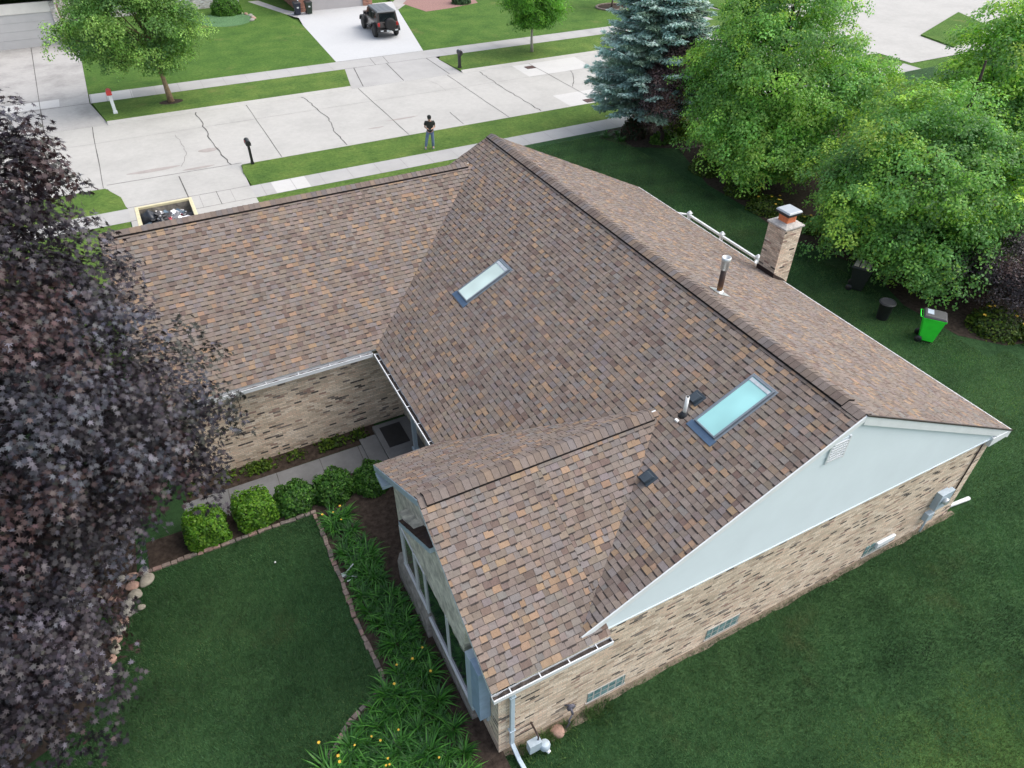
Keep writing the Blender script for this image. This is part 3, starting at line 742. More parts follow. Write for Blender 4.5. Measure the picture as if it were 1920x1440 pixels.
gm.build('gas_meter', [M['metergrey'], M['rustpipe'] if 'rustpipe' in M else M['darkflash'], M['white']], bevel=.02)
wlt = HB(); wlt.box((-3.36, .45, .75), (-3.28, .58, .92)); wlt.build('wall_box', M['metergrey'], bevel=.012)
# glass block basement windows
m, nt, p_, o_m = newmat('glass_block')
spz = N(nt, 'ShaderNodeSeparateXYZ'); nt.links.new(pos(nt), spz.inputs[0])
fx = math_(nt, 'FRACT', math_(nt, 'DIVIDE', spz.outputs[0], .195)); fz = math_(nt, 'FRACT', math_(nt, 'DIVIDE', math_(nt, 'SUBTRACT', spz.outputs[2], .18), .195))
ed = math_(nt, 'LESS_THAN', math_(nt, 'MINIMUM', math_(nt, 'MINIMUM', fx, math_(nt, 'SUBTRACT', 1, fx)), math_(nt, 'MINIMUM', fz, math_(nt, 'SUBTRACT', 1, fz))), .09)
gc = mixc(nt, ed, ramp(nt, noise(nt, 9, 3, .6), [(.35, (.07, .16, .17)), (.65, (.22, .36, .37))]), (.42, .43, .41))
nt.links.new(gc, p_.inputs['Base Color']); p_.inputs['Roughness'].default_value = .2; M['blockglass'] = m
for x0, n, zb in ((-1.12, 5, .18), (2.18, 5, .18), (7.45, 5, .12)):
    bwm = HB(); x1 = x0 + n*.195
    bwm.box((x0, .052, zb), (x1, .09, zb+.40)); b_ = bwm.build('basement_window', M['blockglass'])
    q = MB(); q.box((x0-.04, .045, zb-.05), (x1+.04, .085, zb)); q.build('sill', M['mortar'], b_)
    if x0 > 7: q = MB(); q.box((x0+.35, -.02, zb+.22), (x1+.06, .06, zb+.42)); q.build('vent_hood', M['white'], b_, bevel=.02)

# skylights
def skylight(y0, y1, x0, x1, glass, label, lift=.075):
    nl = Vector((-SL, 0, 1)).normalized(); ux = Vector((1, 0, SL)).normalized(); uy = Vector((0, 1, 0))
    base = Vector((x0, y0, zl(x0))); L = (x1-x0)*sl_len; W = y1-y0
    Mx = Matrix((( uy.x, ux.x, nl.x, base.x), (uy.y, ux.y, nl.y, base.y), (uy.z, ux.z, nl.z, base.z), (0, 0, 0, 1)))
    Mx = Matrix.Translation(-HP) @ Mx
    f = MB(); f.T = Mx; fw = .042
    f.box((0, 0, -.02), (fw, L, lift)); f.box((W-fw, 0, -.02), (W, L, lift)); f.box((fw, 0, -.02), (W-fw, fw, lift)); f.box((fw, L-fw, -.02), (W-fw, L, lift))
    f.box((-.05, -.02, -.005), (0, L+.06, .024)); f.box((W, -.02, -.005), (W+.05, L+.06, .024)); f.box((0, L, -.005), (W, L+.06, .024))
    o = f.build('skylight', M['skyframe'], H, bevel=.012); o['label'] = label
    q = MB(); q.T = Mx; q.box((fw-.005, fw-.005, lift-.035), (W-fw+.005, L-fw+.005, lift-.018)); q.build('pane', glass, o)
    q = MB(); q.T = Mx; q.box((fw, L-fw-.10, lift-.017), (W-fw, L-fw-.02, lift-.006)); q.build('blind_bar', M['galv'], o)
    q = MB(); q.T = Mx; q.box((-.07, -.17, .006), (W+.07, -.003, .028)); q.build('apron', M['apron'], o)
skylight(9.88, 10.53, .66, 2.06, M['skyglass1'], 'skylight with pale bright glass near the garage valley')
skylight(1.59, 2.23, 2.51, 3.95, M['skyglass2'], 'skylight with turquoise glass near the gable end')
# vents
def roofvent(x, y):
    nl = Vector((-SL, 0, 1)).normalized(); ux = Vector((1, 0, SL)).normalized(); uy = Vector((0, 1, 0)); b = Vector((x, y, zl(x)))-HP
    q = MB(); q.T = Matrix(((uy.x, ux.x, nl.x, b.x), (uy.y, ux.y, nl.y, b.y), (uy.z, ux.z, nl.z, b.z), (0, 0, 0, 1)))
    q.box((-.16, -.14, .012), (.16, .18, .024)); q.hexa([(-.10, -.12, .024), (.10, -.12, .024), (.11, .13, .024), (-.11, .13, .024), (-.09, -.13, .12), (.09, -.13, .12), (.08, .09, .10), (-.08, .09, .10)])
    q.box((-.085, -.135, .03), (.085, -.121, .10), 1)
    q.build('roof_vent', [M['ventplastic'], M['blackplastic']], H, bevel=.015)
roofvent(2.85, 2.66); roofvent(1.1, 1.83)
pv = HB(); zb = zl(2.47); pv.tube([(2.47, 2.53, zb), (2.47, 2.53, zb+.50)], .042, 14); pv.lathe([(.042, zb+.50), (.034, zb+.502), (.034, zb+.3)], 14, 0, (2.47, 2.53, 0)); pp = pv.build('vent_pipe', M['pvc'])
bt = MB(); bt.lathe([(.13, zb-.05), (.085, zb+.02), (.06, zb+.07), (.046, zb+.08)], 18, 0, (2.47, 2.53, 0)); bt.build('boot', M['blackplastic'], pp)
cl = HB(); cl.box((2.24, 2.46, zl(2.24)+.02), (2.30, 2.55, zl(2.24)+.06)); cl.build('loose_clip', M['pvc'])
# rusty flue pipe
m, nt, p_, o_m = newmat('rusty_flue'); sp = N(nt, 'ShaderNodeSeparateXYZ'); nt.links.new(pos(nt), sp.inputs[0])
hz = math_(nt, 'ADD', math_(nt, 'SUBTRACT', sp.outputs[2], 5.95), math_(nt, 'MULTIPLY', math_(nt, 'SUBTRACT', noise(nt, 14, 4, .6), .5), .25))
nt.links.new(ramp(nt, hz, [(.0, (.30, .17, .05)), (.10, (.25, .12, .03)), (.22, (.10, .045, .025)), (.45, (.05, .03, .025)), (.7, (.045, .03, .028))]), p_.inputs['Base Color']); p_.inputs['Roughness'].default_value = .7
fp = HB(); zb = zr_(5.58); fp.tube([(5.58, 5.26, zb-.05), (5.58, 5.26, zb+.72)], .072, 16); fo = fp.build('flue_pipe', m)
q = MB(); q.lathe([(.075, zb+.66), (.10, zb+.67), (.10, zb+.90), (.115, zb+.91), (.115, zb+1.0), (.095, zb+1.005), (.085, zb+.85)], 18, 0, (5.58, 5.26, 0)); q.build('collar', M['galv'], fo)
nr = Vector((SR, 0, 1)).normalized()
q = MB(); q.lathe([(.14, zb-.04), (.11, zb+.05), (.085, zb+.08)], 16, 0, (5.58, 5.26, 0)); q.hexa([(5.38, 5.06, zr_(5.38)+.016), (5.80, 5.06, zr_(5.80)+.016), (5.80, 5.46, zr_(5.80)+.016), (5.38, 5.46, zr_(5.38)+.016), (5.38, 5.06, zr_(5.38)+.03), (5.80, 5.06, zr_(5.80)+.03), (5.80, 5.46, zr_(5.80)+.03), (5.38, 5.46, zr_(5.38)+.03)]); q.build('flashing', M['galv'], fo)
# chimney
ch = HB(); cx0, cx1, cy0, cy1, ct = 10.98, 11.70, 8.18, 8.92, 5.02
ch.box((cx0, cy0, 0), (cx1, cy1, ct)); c_ = ch.build('chimney', M['brick'])
lp = lambda v: v
q = MB(); q.box(lp((cx0-.05, cy0-.05, ct)), lp((cx1+.05, cy1+.05, ct+.06))); q.hexa([lp(v) for v in ((cx0-.02, cy0-.02, ct+.06), (cx1+.02, cy0-.02, ct+.06), (cx1+.02, cy1+.02, ct+.06), (cx0-.02, cy1+.02, ct+.06), (cx0+.18, cy0+.18, ct+.13), (cx1-.18, cy0+.18, ct+.13), (cx1-.18, cy1-.18, ct+.13), (cx0+.18, cy1-.18, ct+.13))]); q.build('crown', M['mortar'], c_, bevel=.01)
q = MB(); a_, b_ = .17, .13
q.box(lp((cx0+a_, cy0+a_, ct+.05)), lp((cx1-a_, cy1-a_, ct+.36))); q.build('flue_tile', M['terra'], c_, bevel=.02)
q = MB(); q.box(lp((cx0+.145, cy0+.145, ct+.33)), lp((cx1-.145, cy1-.145, ct+.39)), 1); q.box(lp((cx0+.08, cy0+.08, ct+.395)), lp((cx1-.08, cy1-.08, ct+.458)), 1)
q.hexa([lp(v) for v in ((cx0+.07, cy0+.07, ct+.46), (cx1-.07, cy0+.07, ct+.46), (cx1-.07, cy1-.07, ct+.46), (cx0+.07, cy1-.07, ct+.46), (cx0+.10, cy0+.10, ct+.52), (cx1-.10, cy0+.10, ct+.52), (cx1-.10, cy1-.10, ct+.52), (cx0+.10, cy1-.10, ct+.52))])
q.build('chimney_cap', [plain('cap_metal', (.40, .43, .45), .35, .4, .1), M['blackplastic']], c_, bevel=.012)
q = MB(); h = .17
q.hexa([lp(v) for v in ((cx0-.03, cy0-.03, zr_(cx0)), (cx1+.03, cy0-.03, zr_(cx1)-.05), (cx1+.03, cy0, zr_(cx1)-.05), (cx0-.03, cy0, zr_(cx0)), (cx0-.03, cy0-.03, zr_(cx0)+h), (cx1-.2, cy0-.03, zr_(cx1)+.18), (cx1-.2, cy0, zr_(cx1)+.18), (cx0-.03, cy0, zr_(cx0)+h))])
q.box(lp((cx0-.03, cy0, zr_(cx0)-.02)), lp((cx0, cy1+.02, zr_(cx0)+h))); q.build('flashing', M['darkflash'], c_)

# porch: recessed wall, door, slab
pw = HB(); pw.box((-1.25, 5.70, 0), (-1.05, 11.0, 3.0)); pw.build('porch_wall', M['stone'])
ps = HB(); ps.box((-2.42, 8.35, 0), (-1.25, 10.75, .15)); ps.box((-2.95, 9.15, 0), (-2.42, 10.45, .075)); ps.build('porch_slab', M['porch'], bevel=.015)
pc = HB(); pc.box((-1.62, 9.06, .15), (-1.50, 9.18, 2.85)); pc.box((-1.66, 9.02, .15), (-1.46, 9.22, .27)); pc.build('porch_post', M['downspout'], bevel=.008)
dd = HB(); dd.box((-1.30, 7.7, .1), (-1.24, 8.75, 2.3)); d_ = dd.build('front_door', M['winglass']); q = MB(); q.box((-1.33, 7.6, .1), (-1.25, 7.7, 2.4)); q.box((-1.33, 8.75, .1), (-1.25, 8.85, 2.4)); q.box((-1.33, 7.7, 2.3), (-1.25, 8.75, 2.4)); q.build('door_frame', M['white'], d_)
gd = HB(); gd.box((-7.3, 20.28, 0.02), (-2.6, 20.34, 2.3))
gd.build('garage_door', M['white'])
for k in range(4): pass
tag(MB().box((-2.24, 9.59, .153), (-1.57, 10.56, .168)).build('door_mat', M['blackplastic'], bevel=.005), 'black rectangular door mat on the grey porch slab', 'door mat')

# ------------------------------------------------------------------ vegetation
def norm(a): return a / np.maximum(np.linalg.norm(a, axis=-1, keepdims=True), 1e-9)
MAPLE = np.array([(0, .02), (.30, -.14), (.16, .10), (.58, .18), (.24, .29), (.44, .62), (.11, .46), (0, 1.0), (-.11, .46), (-.44, .62), (-.24, .29), (-.58, .18), (-.16, .10), (-.30, -.14)])
LOBED = np.array([(0, 0), (.42, .12), (.28, .42), (.22, .62), (0, 1.0), (-.22, .62), (-.28, .42), (-.42, .12)])
OVAL = np.array([(0, 0), (.32, .35), (.22, .75), (0, 1), (-.22, .75), (-.32, .35)])
NEEDLE = np.array([(-.10, 0), (.10, 0), (.16, .5), (0, 1), (-.16, .5)])
def leaf_polys(P, nrm, tip, size, shape, curl=.25):
    nrm = norm(nrm); tip = tip - nrm * (tip * nrm).sum(1, keepdims=True); tip = norm(tip); b = np.cross(nrm, tip)
    x = shape[:, 0][None, :, None]; y = shape[:, 1][None, :, None]
    z = -curl * (x**2 * 1.2 + (y)**2 * .6)
    s = size[:, None, None]
    return (P[:, None, :] + s * (b[:, None, :] * x + tip[:, None, :] * (y - .25) + nrm[:, None, :] * z)).reshape(-1, 3)

def crown_tips(lobes, nb, nt, bs, g, inner=.5, accept=None):
    """branch ends spread over the lobes' volume, then twig tips round each"""
    vol = np.array([l[3]*l[4]*l[5] for l in lobes])**.67; pick = g.choice(len(lobes), nb*2, p=vol/vol.sum())
    B = []; O = []
    for k in pick:
        c = np.array(lobes[k][:3]); r = np.array(lobes[k][3:])
        d = norm(g.normal(size=3)); f = inner + (1-inner)*g.random()**.6
        p = c + d*r*f
        if any((((p-np.array(q[:3]))/np.array(q[3:]))**2).sum() < (inner*.85)**2 for q in lobes): continue
        B.append(p); O.append(norm(d/r))
        if len(B) >= nb: break
    B = np.array(B); O = np.array(O); n = len(B)
    T = np.repeat(B, nt, 0); TO = np.repeat(O, nt, 0)
    off = g.normal(size=(n*nt, 3)).clip(-1.5, 1.5) * np.array([bs, bs, bs*.42])
    T = T + off
    # tips droop with distance from the branch end
    T[:, 2] -= .25*(np.linalg.norm(off[:, :2], axis=1)**2)/bs
    br = np.repeat(np.arange(n), nt)
    if accept is not None:
        ok = accept(T); T, TO, br = T[ok], TO[ok], br[ok]
    return B, O, T, TO, br
def foliage(name, T, TO, br, m, rc, size, shape, pal, pw, mat, g, parent, curl=.25, up=.7, out=.6, jit=.35, thick=.22, vb=.16, vt=.12, vl=.16, accept=None, keep_d=None):
    n = len(T)
    CN = norm(TO*out + np.array([0, 0, up]) + g.normal(size=(n, 3))*.22)
    a = norm(np.cross(CN, g.normal(size=(n, 3)))); b = np.cross(CN, a)
    th = g.random((n, m))*2*np.pi; rr = rc*np.sqrt(g.random((n, m)))
    rad = a[:, None]*np.cos(th)[..., None] + b[:, None]*np.sin(th)[..., None]
    P = T[:, None] + rad*rr[..., None] + CN[:, None]*(g.normal(size=(n, m))*thick*rc)[..., None]
    P[..., 2] -= .35*rr**2/rc
    Nn = CN[:, None] + rad*.35 + g.normal(size=(n, m, 3))*jit
    tip = rad + np.array([0, 0, -.35]) + g.normal(size=(n, m, 3))*.45
    P = P.reshape(-1, 3); Nn = Nn.reshape(-1, 3); tip = tip.reshape(-1, 3)
    pal = np.array(pal); nb = br.max()+1
    cb = pal[g.choice(len(pal), nb, p=np.array(pw)/sum(pw))] * (1+g.normal(size=(nb, 1))*vb)
    ct = cb[br]*(1+g.normal(size=(n, 1))*vt)
    c = np.repeat(ct, m, 0)*(1+g.normal(size=(n*m, 1))*vl)*(1+g.normal(size=(n*m, 3))*.04)
    swap = g.random(n*m) < .16
    c[swap] = pal[g.choice(len(pal), swap.sum())]
    c = np.clip(c, .004, 1)
    if accept is not None:
        ok = accept(P); P, Nn, tip, c = P[ok], Nn[ok], tip[ok], c[ok]
    s = size*(1+g.normal(size=len(P))*.22).clip(-.5, .6)
    V = leaf_polys(P, Nn, tip, s, shape, curl)
    return poly_mesh(name, V, len(shape), mat, c, parent)
def limbs(root, base, top, B, mat, g, r0=.2, n=40, fork=.3, kink=.12):
    mb = MB(); base = np.array(base, float); top = np.array(top, float)
    ts = np.linspace(0, 1, 8); ax = [base + (top-base)*t + (g.normal(size=3)*kink*np.array([1, 1, 0]) if 0 < t < 1 else 0) for t in ts]
    rr = [r0*(1.35 if i == 0 else 1)*(1-.82*t) for i, t in enumerate(ts)]
    mb.tube(ax, rr, 10); axa = np.array(ax)
    idx = g.choice(len(B), min(n, len(B)), replace=False)
    for i in idx:
        e = B[i]; h = np.clip((e[2]-base[2])/(top[2]-base[2]+1e-6) - .25 - .15*g.random(), fork, .95)
        st = np.array([np.interp(h, ts, axa[:, k]) for k in range(3)]); r = r0*(1-.8*h)*.5
        md = st*.5 + e*.5 + g.normal(size=3)*.12 + np.array([0, 0, .18])
        mb.tube([st, st*.75+md*.25, md, md*.4+e*.6, e], [r, r*.85, r*.6, r*.42, r*.18], 6)
    return mb.build('trunk', mat, root)

def broad_tree(name, label, base, top, lobes, nb, nt, m, bs, rc, size, shape, pal, pw, mat, bark, seed, r0=.2, accept=None, nlimb=45, group=None, fork=.3, **kw):
    g = np.random.default_rng(seed)
    root = thing(name, label, 'tree', (0, 0, 0), 0, group)
    B, O, T, TO, br = crown_tips(lobes, nb, nt, bs, g, accept=accept)
    root.location = base
    k = foliage('crown', T - np.array(base), TO, br, m, rc, size, shape, pal, pw, mat, g, root, accept=(lambda P: accept(P + np.array(base))) if accept else None, **kw)
    ok = accept(B) if accept else np.ones(len(B), bool)
    limbs(root, (0, 0, 0), np.array(top)-np.array(base), (B-np.array(base))[ok], bark, g, r0, nlimb, fork)
    return root

def roof_clear(P):      # foliage keeps off the garage roof and walls
    x, y, z = P[..., 0], P[..., 1], P[..., 2]
    return ~((x > -8.25) & (y > 10.35) & (z < 6.3)) & (z > .12)
# big purple maple in the front yard
PUR = [srgb(50, 45, 51), srgb(59, 54, 61), srgb(40, 37, 42), srgb(70, 71, 80), srgb(63, 47, 48), srgb(48, 50, 44), srgb(96, 94, 105)]
broad_tree('purple_maple', 'large dark purple maple in the front yard overhanging the garage roof', (-12.2, 8.2, 0), (-11.8, 8.6, 9.5),
    [(-11.7, 8.7, 6.2, 4.2, 4.5, 4.5), (-8.7, 8.6, 5.8, 2.2, 2.5, 2.3), (-9.4, 9.5, 8.3, 1.8, 1.8, 1.6), (-9.7, 10.4, 10.0, 1.2, 1.3, 1.3), (-8.9, 10.1, 10.5, .8, .9, .9), (-9.8, 11.0, 11.2, .9, .9, .9), (-11.9, 5.8, 3.8, 1.95, 2.2, 1.9), (-11.2, 4.6, 2.6, 1.0, 1.0, 1.0), (-9.4, 7.8, 4.9, 1.2, 1.3, 1.2), (-12.4, 4.0, 2.6, 1.3, 1.3, 1.3), (-13.8, 9, 6, 3.5, 5, 5)],
    400, 11, 32, .60, .38, .212, MAPLE, PUR, [3, 3, 3, 1.6, 1.6, 1, .5], M['purple'], M['darkbark'], 101, r0=.30, accept=roof_clear, nlimb=60, curl=.35, out=.5, up=.75, jit=.38)
GRN = [srgb(120, 172, 88), srgb(134, 184, 90), srgb(110, 160, 88), srgb(152, 196, 92), srgb(168, 204, 94), srgb(102, 150, 84)]
gkw = dict(curl=.3, out=.55, up=.7, jit=.4)
broad_tree('green_maple', 'tall bright green maple standing nearest the blue spruce', (22.6, 20.5, 0), (23, 21, 10),
    [(23.2, 20.8, 4.7, 4.6, 4.6, 4.6), (21.2, 19.2, 3.1, 2.5, 2.7, 2.3), (24.4, 22.2, 8.2, 2.7, 2.8, 2.2), (21.8, 22.2, 5.2, 2.3, 2.3, 2.4), (23.8, 17.8, 4.8, 2.4, 2.3, 2.6)],
    300, 10, 48, .66, .42, .20, LOBED, GRN, [4, 4, 3, 2.5, 1.6, 2], M['leaf'], M['darkbark'], 111, r0=.22, accept=lambda P: P[..., 2] > .5, group='green maples along the side lawn', **gkw)
broad_tree('green_maple', 'broad green maple with low branches behind the chimney and garden bins', (22.6, 10.6, 0), (22.8, 11, 8),
    [(21.4, 10.5, 3.5, 4.0, 3.9, 3.3), (20.2, 8.2, 2.3, 1.8, 1.8, 1.7), (20.4, 12.6, 3.2, 2.2, 2.1, 2.2), (22.4, 11.6, 5.4, 2.4, 2.4, 1.8), (23.6, 9.0, 3.6, 2.7, 2.5, 2.6)],
    280, 10, 48, .62, .40, .185, LOBED, GRN, [4, 3, 4, 1.6, 1.0, 2.5], M['leaf'], M['darkbark'], 112, r0=.22, accept=lambda P: P[..., 2] > .45, group='green maples along the side lawn', **gkw)
broad_tree('green_maple', 'yellowish green maple at the far back beside the side road', (29.8, 13.2, 0), (29.8, 13.4, 9.0),
    [(29.8, 13.4, 5.7, 3.0, 2.8, 3.6), (29.2, 11.6, 4.6, 2.2, 2.0, 2.6)],
    200, 10, 42, .66, .44, .21, LOBED, GRN, [3, 4, 2, 3.5, 2.6, 1], M['leaf'], M['darkbark'], 113, r0=.22, accept=lambda P: P[..., 2] > .6, group='green maples along the side lawn', **gkw)
broad_tree('plum_tree', 'dark purple plum tree beside the blue spruce trunk', (20.4, 26.2, 0), (20.5, 26.2, 4.4),
    [(20.3, 26.1, 3.5, 1.2, 1.2, 1.5), (21.2, 26.4, 4.6, 1.3, 1.2, 1.4), (20.0, 26.3, 2.6, .8, .8, .9)],
    120, 9, 40, .42, .30, .15, OVAL, [srgb(96, 78, 78), srgb(112, 92, 90), srgb(80, 66, 70), srgb(122, 96, 86)], [3, 3, 3, 1], M['purple'], M['darkbark'], 121, r0=.12, accept=lambda P: P[..., 2] > .5, nlimb=25)
broad_tree('weeping_maple', 'low dark weeping maple beside the flower bed by the green bin', (22.0, 6.4, 0), (22.0, 6.4, 3.0),
    [(22.0, 6.3, 1.9, 2.0, 2.0, 1.35), (21.4, 7.6, 1.4, 1.2, 1.2, 1.0)],
    110, 9, 44, .40, .34, .13, NEEDLE*np.array([1.6, 1]), [srgb(58, 52, 56), srgb(74, 68, 72), srgb(50, 46, 48), srgb(80, 62, 60)], [3, 3, 2, 1], M['purple'], M['darkbark'], 122, r0=.14, accept=lambda P: P[..., 2] > .1, nlimb=22, out=.9, up=.35)
FGR = [srgb(94, 136, 70), srgb(114, 156, 78), srgb(80, 118, 66), srgb(134, 172, 90)]
broad_tree('street_tree', 'rounded green street tree on the verge across the road by the red mailbox', (-3.9, 46.6, 0), (-4.5, 47, 8),
    [(-5.0, 47.2, 5.2, 3.3, 3.2, 2.6), (-7.0, 47.4, 5.0, 2.2, 2.2, 1.9), (-2.8, 46.6, 4.6, 1.9, 2.1, 2.1), (-4.5, 47.4, 7.4, 2.8, 2.8, 2.0), (-3.8, 46.5, 2.9, .9, .9, 1.1)],
    200, 9, 38, .54, .40, .20, LOBED, FGR, [3, 3, 2, 2], M['leaf'], plain('tan_bark', (.26, .19, .12), .9, 0, .3, 9, .2, .6, 40), 131, r0=.16, accept=lambda P: P[..., 2] > 1.9, nlimb=30, **gkw)
broad_tree('young_tree', 'young narrow green tree on the far verge beside the black mailbox', (23.0, 46.5, 0), (23, 46.6, 7),
    [(23.0, 46.5, 4.6, 2.0, 2.0, 2.6), (23.6, 46.4, 3.4, 1.6, 1.5, 1.4), (22.6, 46.6, 3.0, 1.2, 1.2, 1.1)],
    130, 9, 36, .42, .34, .19, LOBED, [srgb(90, 146, 50), srgb(72, 124, 46), srgb(112, 166, 60)], [3, 3, 2], M['leaf'], plain('pale_bark', (.36, .33, .30), .9, 0, .2, 9), 132, r0=.10, accept=lambda P: P[..., 2] > 1.7, nlimb=20, **gkw)

# blue spruce
def spruce(label, base, h, Rr, z0, seed):
    g = np.random.default_rng(seed); root = thing('blue_spruce', label, 'tree', base)
    tb = MB(); tb.tube([(0, 0, 0), (.03, 0, h*.5), (0, .02, h)], [.27, .17, .02], 10)
    tb.lathe([(.42, 0), (.32, .12), (.27, .4)], 12)
    P = []; Nn = []; tip = []; C = []; S_ = []
    pal = np.array([srgb(176, 206, 200), srgb(196, 222, 214), srgb(158, 188, 180), srgb(210, 230, 220), srgb(146, 172, 150)])
    z = z0
    while z < h:
        f = (z-z0)/(h-z0); r = Rr*(1-f)**.75*(.86 if z < z0+.5 else 1)
        nbr = max(6, int(9*r)+3); ph = g.random()*6.28
        for k in range(nbr):
            a = ph + 6.283*(k+g.uniform(-.3, .3))/nbr; L = r*g.uniform(.66, 1.16); d = np.array([math.cos(a), math.sin(a), 0]); sd = np.array([-d[1], d[0], 0])
            droop = g.uniform(.08, .48)
            pt = lambda t: d*L*t + np.array([0, 0, z + .25*L*t*(.4) - droop*L*(t**1.2)*1.0 + .16*L*t**3])
            tb.tube([pt(0), pt(.5), pt(.97)], [.045*(L/3+.3), .028, .008], 5)
            cb = pal[g.integers(len(pal))]*g.uniform(.82, 1.2)
            ns = max(3, int(L*5))
            for j in range(ns):
                t = .22 + .8*(j+g.random())/ns
                q = pt(min(t, 1.03)); w = .13 + .36*L*(1-t)*.55 + .10
                for sgn in (-1, 1, 0):
                    m = 9
                    for i in range(m):
                        s = g.random(); e = q + sd*sgn*w*s + d*(.20*s + g.uniform(-.06, .10)) + np.array([0, 0, -.12*s*w + g.normal()*.035])
                        P.append(e); Nn.append(np.array([0, 0, 1]) + g.normal(size=3)*.30); tip.append(d*.8 + sd*sgn*.8 + np.array([0, 0, g.uniform(-.35, .25)]) + g.normal(size=3)*.3)
                        C.append(cb*g.uniform(.75, 1.25)); S_.append(g.uniform(.13, .23))
        z += .30 + .12*f
    V = leaf_polys(np.array(P), np.array(Nn), np.array(tip), np.array(S_), NEEDLE*np.array([1.35, 1]), .1)
    poly_mesh('crown', V, len(NEEDLE), M['needle'], np.clip(np.array(C), .01, 1), root)
    tb.build('trunk', M['bark'], root)
    return root
spruce('tall blue grey spruce rising from the corner bed beside the street', (20.8, 28.1, 0), 12.5, 3.7, 2.0, 141)

# clipped bushes: shells of small leaves round a twiggy core
def bush_mesh(parent, rx, ry, rz, n, size, pal, seed, boxy=3.0, mat='leaf', depth=.22, shape=OVAL, flat_top=0):
    g = np.random.default_rng(seed)
    d = norm(g.normal(size=(n, 3))); d[:, 2] = np.abs(d[:, 2])*1.0 - .12
    k = (np.abs(d)**boxy).sum(1)**(-1/boxy); lump = 1 + .06*np.sin(d[:, 0]*7+seed)*np.sin(d[:, 1]*6+1)+.05*np.sin(d[:, 2]*9+2*d[:, 0]*5)
    f = (1 - depth*g.random(n)**1.6)*lump
    P = d*k[:, None]*np.array([rx, ry, rz])*f[:, None]; P[:, 2] = np.maximum(P[:, 2] + .05, .03)
    Nn = d/np.array([rx, ry, rz])*min(rx, rz) + np.array([0, 0, .35]) + g.normal(size=(n, 3))*.5
    tip = d + g.normal(size=(n, 3))*.8 + np.array([0, 0, .4])
    pal = np.array(pal); cell = (np.floor(P/.16).astype(int)*np.array([7, 13, 29])).sum(1) % 97
    cc = np.random.default_rng(seed+1).normal(size=97)*.10+1
    c = pal[g.choice(len(pal), n)]*cc[cell][:, None]*(1+g.normal(size=(n, 1))*.14)
    V = leaf_polys(P, Nn, tip, size*(1+g.normal(size=n)*.2).clip(.5, 1.5), shape, .2)
    o = poly_mesh('leaves', V, len(shape), M[mat], np.clip(c, .005, 1), parent)
    core = bmesh.new(); bmesh.ops.create_icosphere(core, subdivisions=3, radius=1)
    for v in core.verts:
        q = Vector(v.co); kk = (abs(q.x)**boxy+abs(q.y)**boxy+abs(q.z)**boxy)**(-1/boxy); v.co = Vector((q.x*kk*rx*.74, q.y*kk*ry*.74, max(0.01, q.z*kk*rz*.74+.05)))
    me = bpy.data.meshes.new('twigs'); core.to_mesh(me); core.free(); me.materials.append(M['core'])
    oc = bpy.data.objects.new('twigs', me); link(oc, parent); reg(oc, parent)
    return o
M['core'] = plain('twig_core', (.03, .036, .018), .95, 0, .4, 12)
BX = [srgb(84, 132, 38), srgb(102, 150, 46), srgb(70, 112, 36), srgb(116, 156, 54)]
BX2 = [srgb(62, 108, 42), srgb(76, 122, 46), srgb(50, 90, 38), srgb(92, 136, 56)]
for i, (x, y, rx, ry, rz, pal, lab) in enumerate((
    (-7.75, 8.82, .52, .50, .74, BX, 'bright green clipped boxwood at the maple end of the row'),
    (-6.45, 8.85, .53, .50, .76, BX, 'bright green boxy boxwood second from the purple maple'),
    (-5.35, 8.85, .58, .50, .62, BX2, 'looser darker boxwood at the corner of the brick edging'),
    (-4.25, 8.75, .60, .54, .66, BX2, 'rounded green boxwood between the porch walk and the daylilies'),
    (-3.15, 8.55, .52, .52, .66, BX2, 'green boxwood tucked under the corner of the small gable eave'))):
    t = thing('boxwood', lab, 'bush', (x, y, 0), .1*i, 'boxwood row along the porch walk')
    bush_mesh(t, rx, ry, rz, 5600, .072, pal, 200+i, 6.5 if i < 2 else 2.8, depth=.22 if i < 2 else .42)
t = thing('round_bush', 'wide trimmed dome bush in the stone ringed bed across the street', 'bush', (3.95, 69.9, 0)); bush_mesh(t, 1.35, 1.25, 1.5, 5000, .12, [srgb(84, 132, 40), srgb(68, 112, 38)], 221, 2.2, depth=.12)
t = thing('shrub', 'boxy dark green shrub at the corner of the white garage', 'bush', (-8.55, 63.9, 0)); bush_mesh(t, .75, .95, 1.5, 3500, .13, [srgb(62, 116, 42), srgb(48, 92, 36)], 222, 3.2, depth=.16)
t = thing('shrub', 'loose leafy shrub beside the red mulch bed across the street', 'bush', (25.0, 64.4, 0)); bush_mesh(t, .95, .9, 1.2, 2600, .15, [srgb(70, 108, 66), srgb(92, 124, 86), srgb(56, 84, 50)], 223, 2, depth=.45)
t = thing('shrub', 'dark red barberry shrub at the foot of the blue spruce', 'bush', (19.75, 28.0, 0)); bush_mesh(t, .75, .75, 1.15, 2600, .13, [srgb(58, 62, 44), srgb(76, 56, 48), srgb(50, 68, 44)], 224, 2, depth=.45)
t = thing('shrub', 'yellow green shrub on the lawn side of the spruce bed', 'bush', (22.6, 27.0, 0)); bush_mesh(t, 1.35, 1.0, .8, 3400, .15, [srgb(110, 144, 46), srgb(86, 124, 44), srgb(130, 156, 60)], 225, 2, depth=.5)
t = thing('shrub', 'low green shrub in front of the spruce trunk', 'bush', (20.9, 26.5, 0)); bush_mesh(t, 1.0, .6, .55, 2200, .14, [srgb(72, 112, 44), srgb(92, 128, 50)], 226, 2, depth=.5)
FL = []
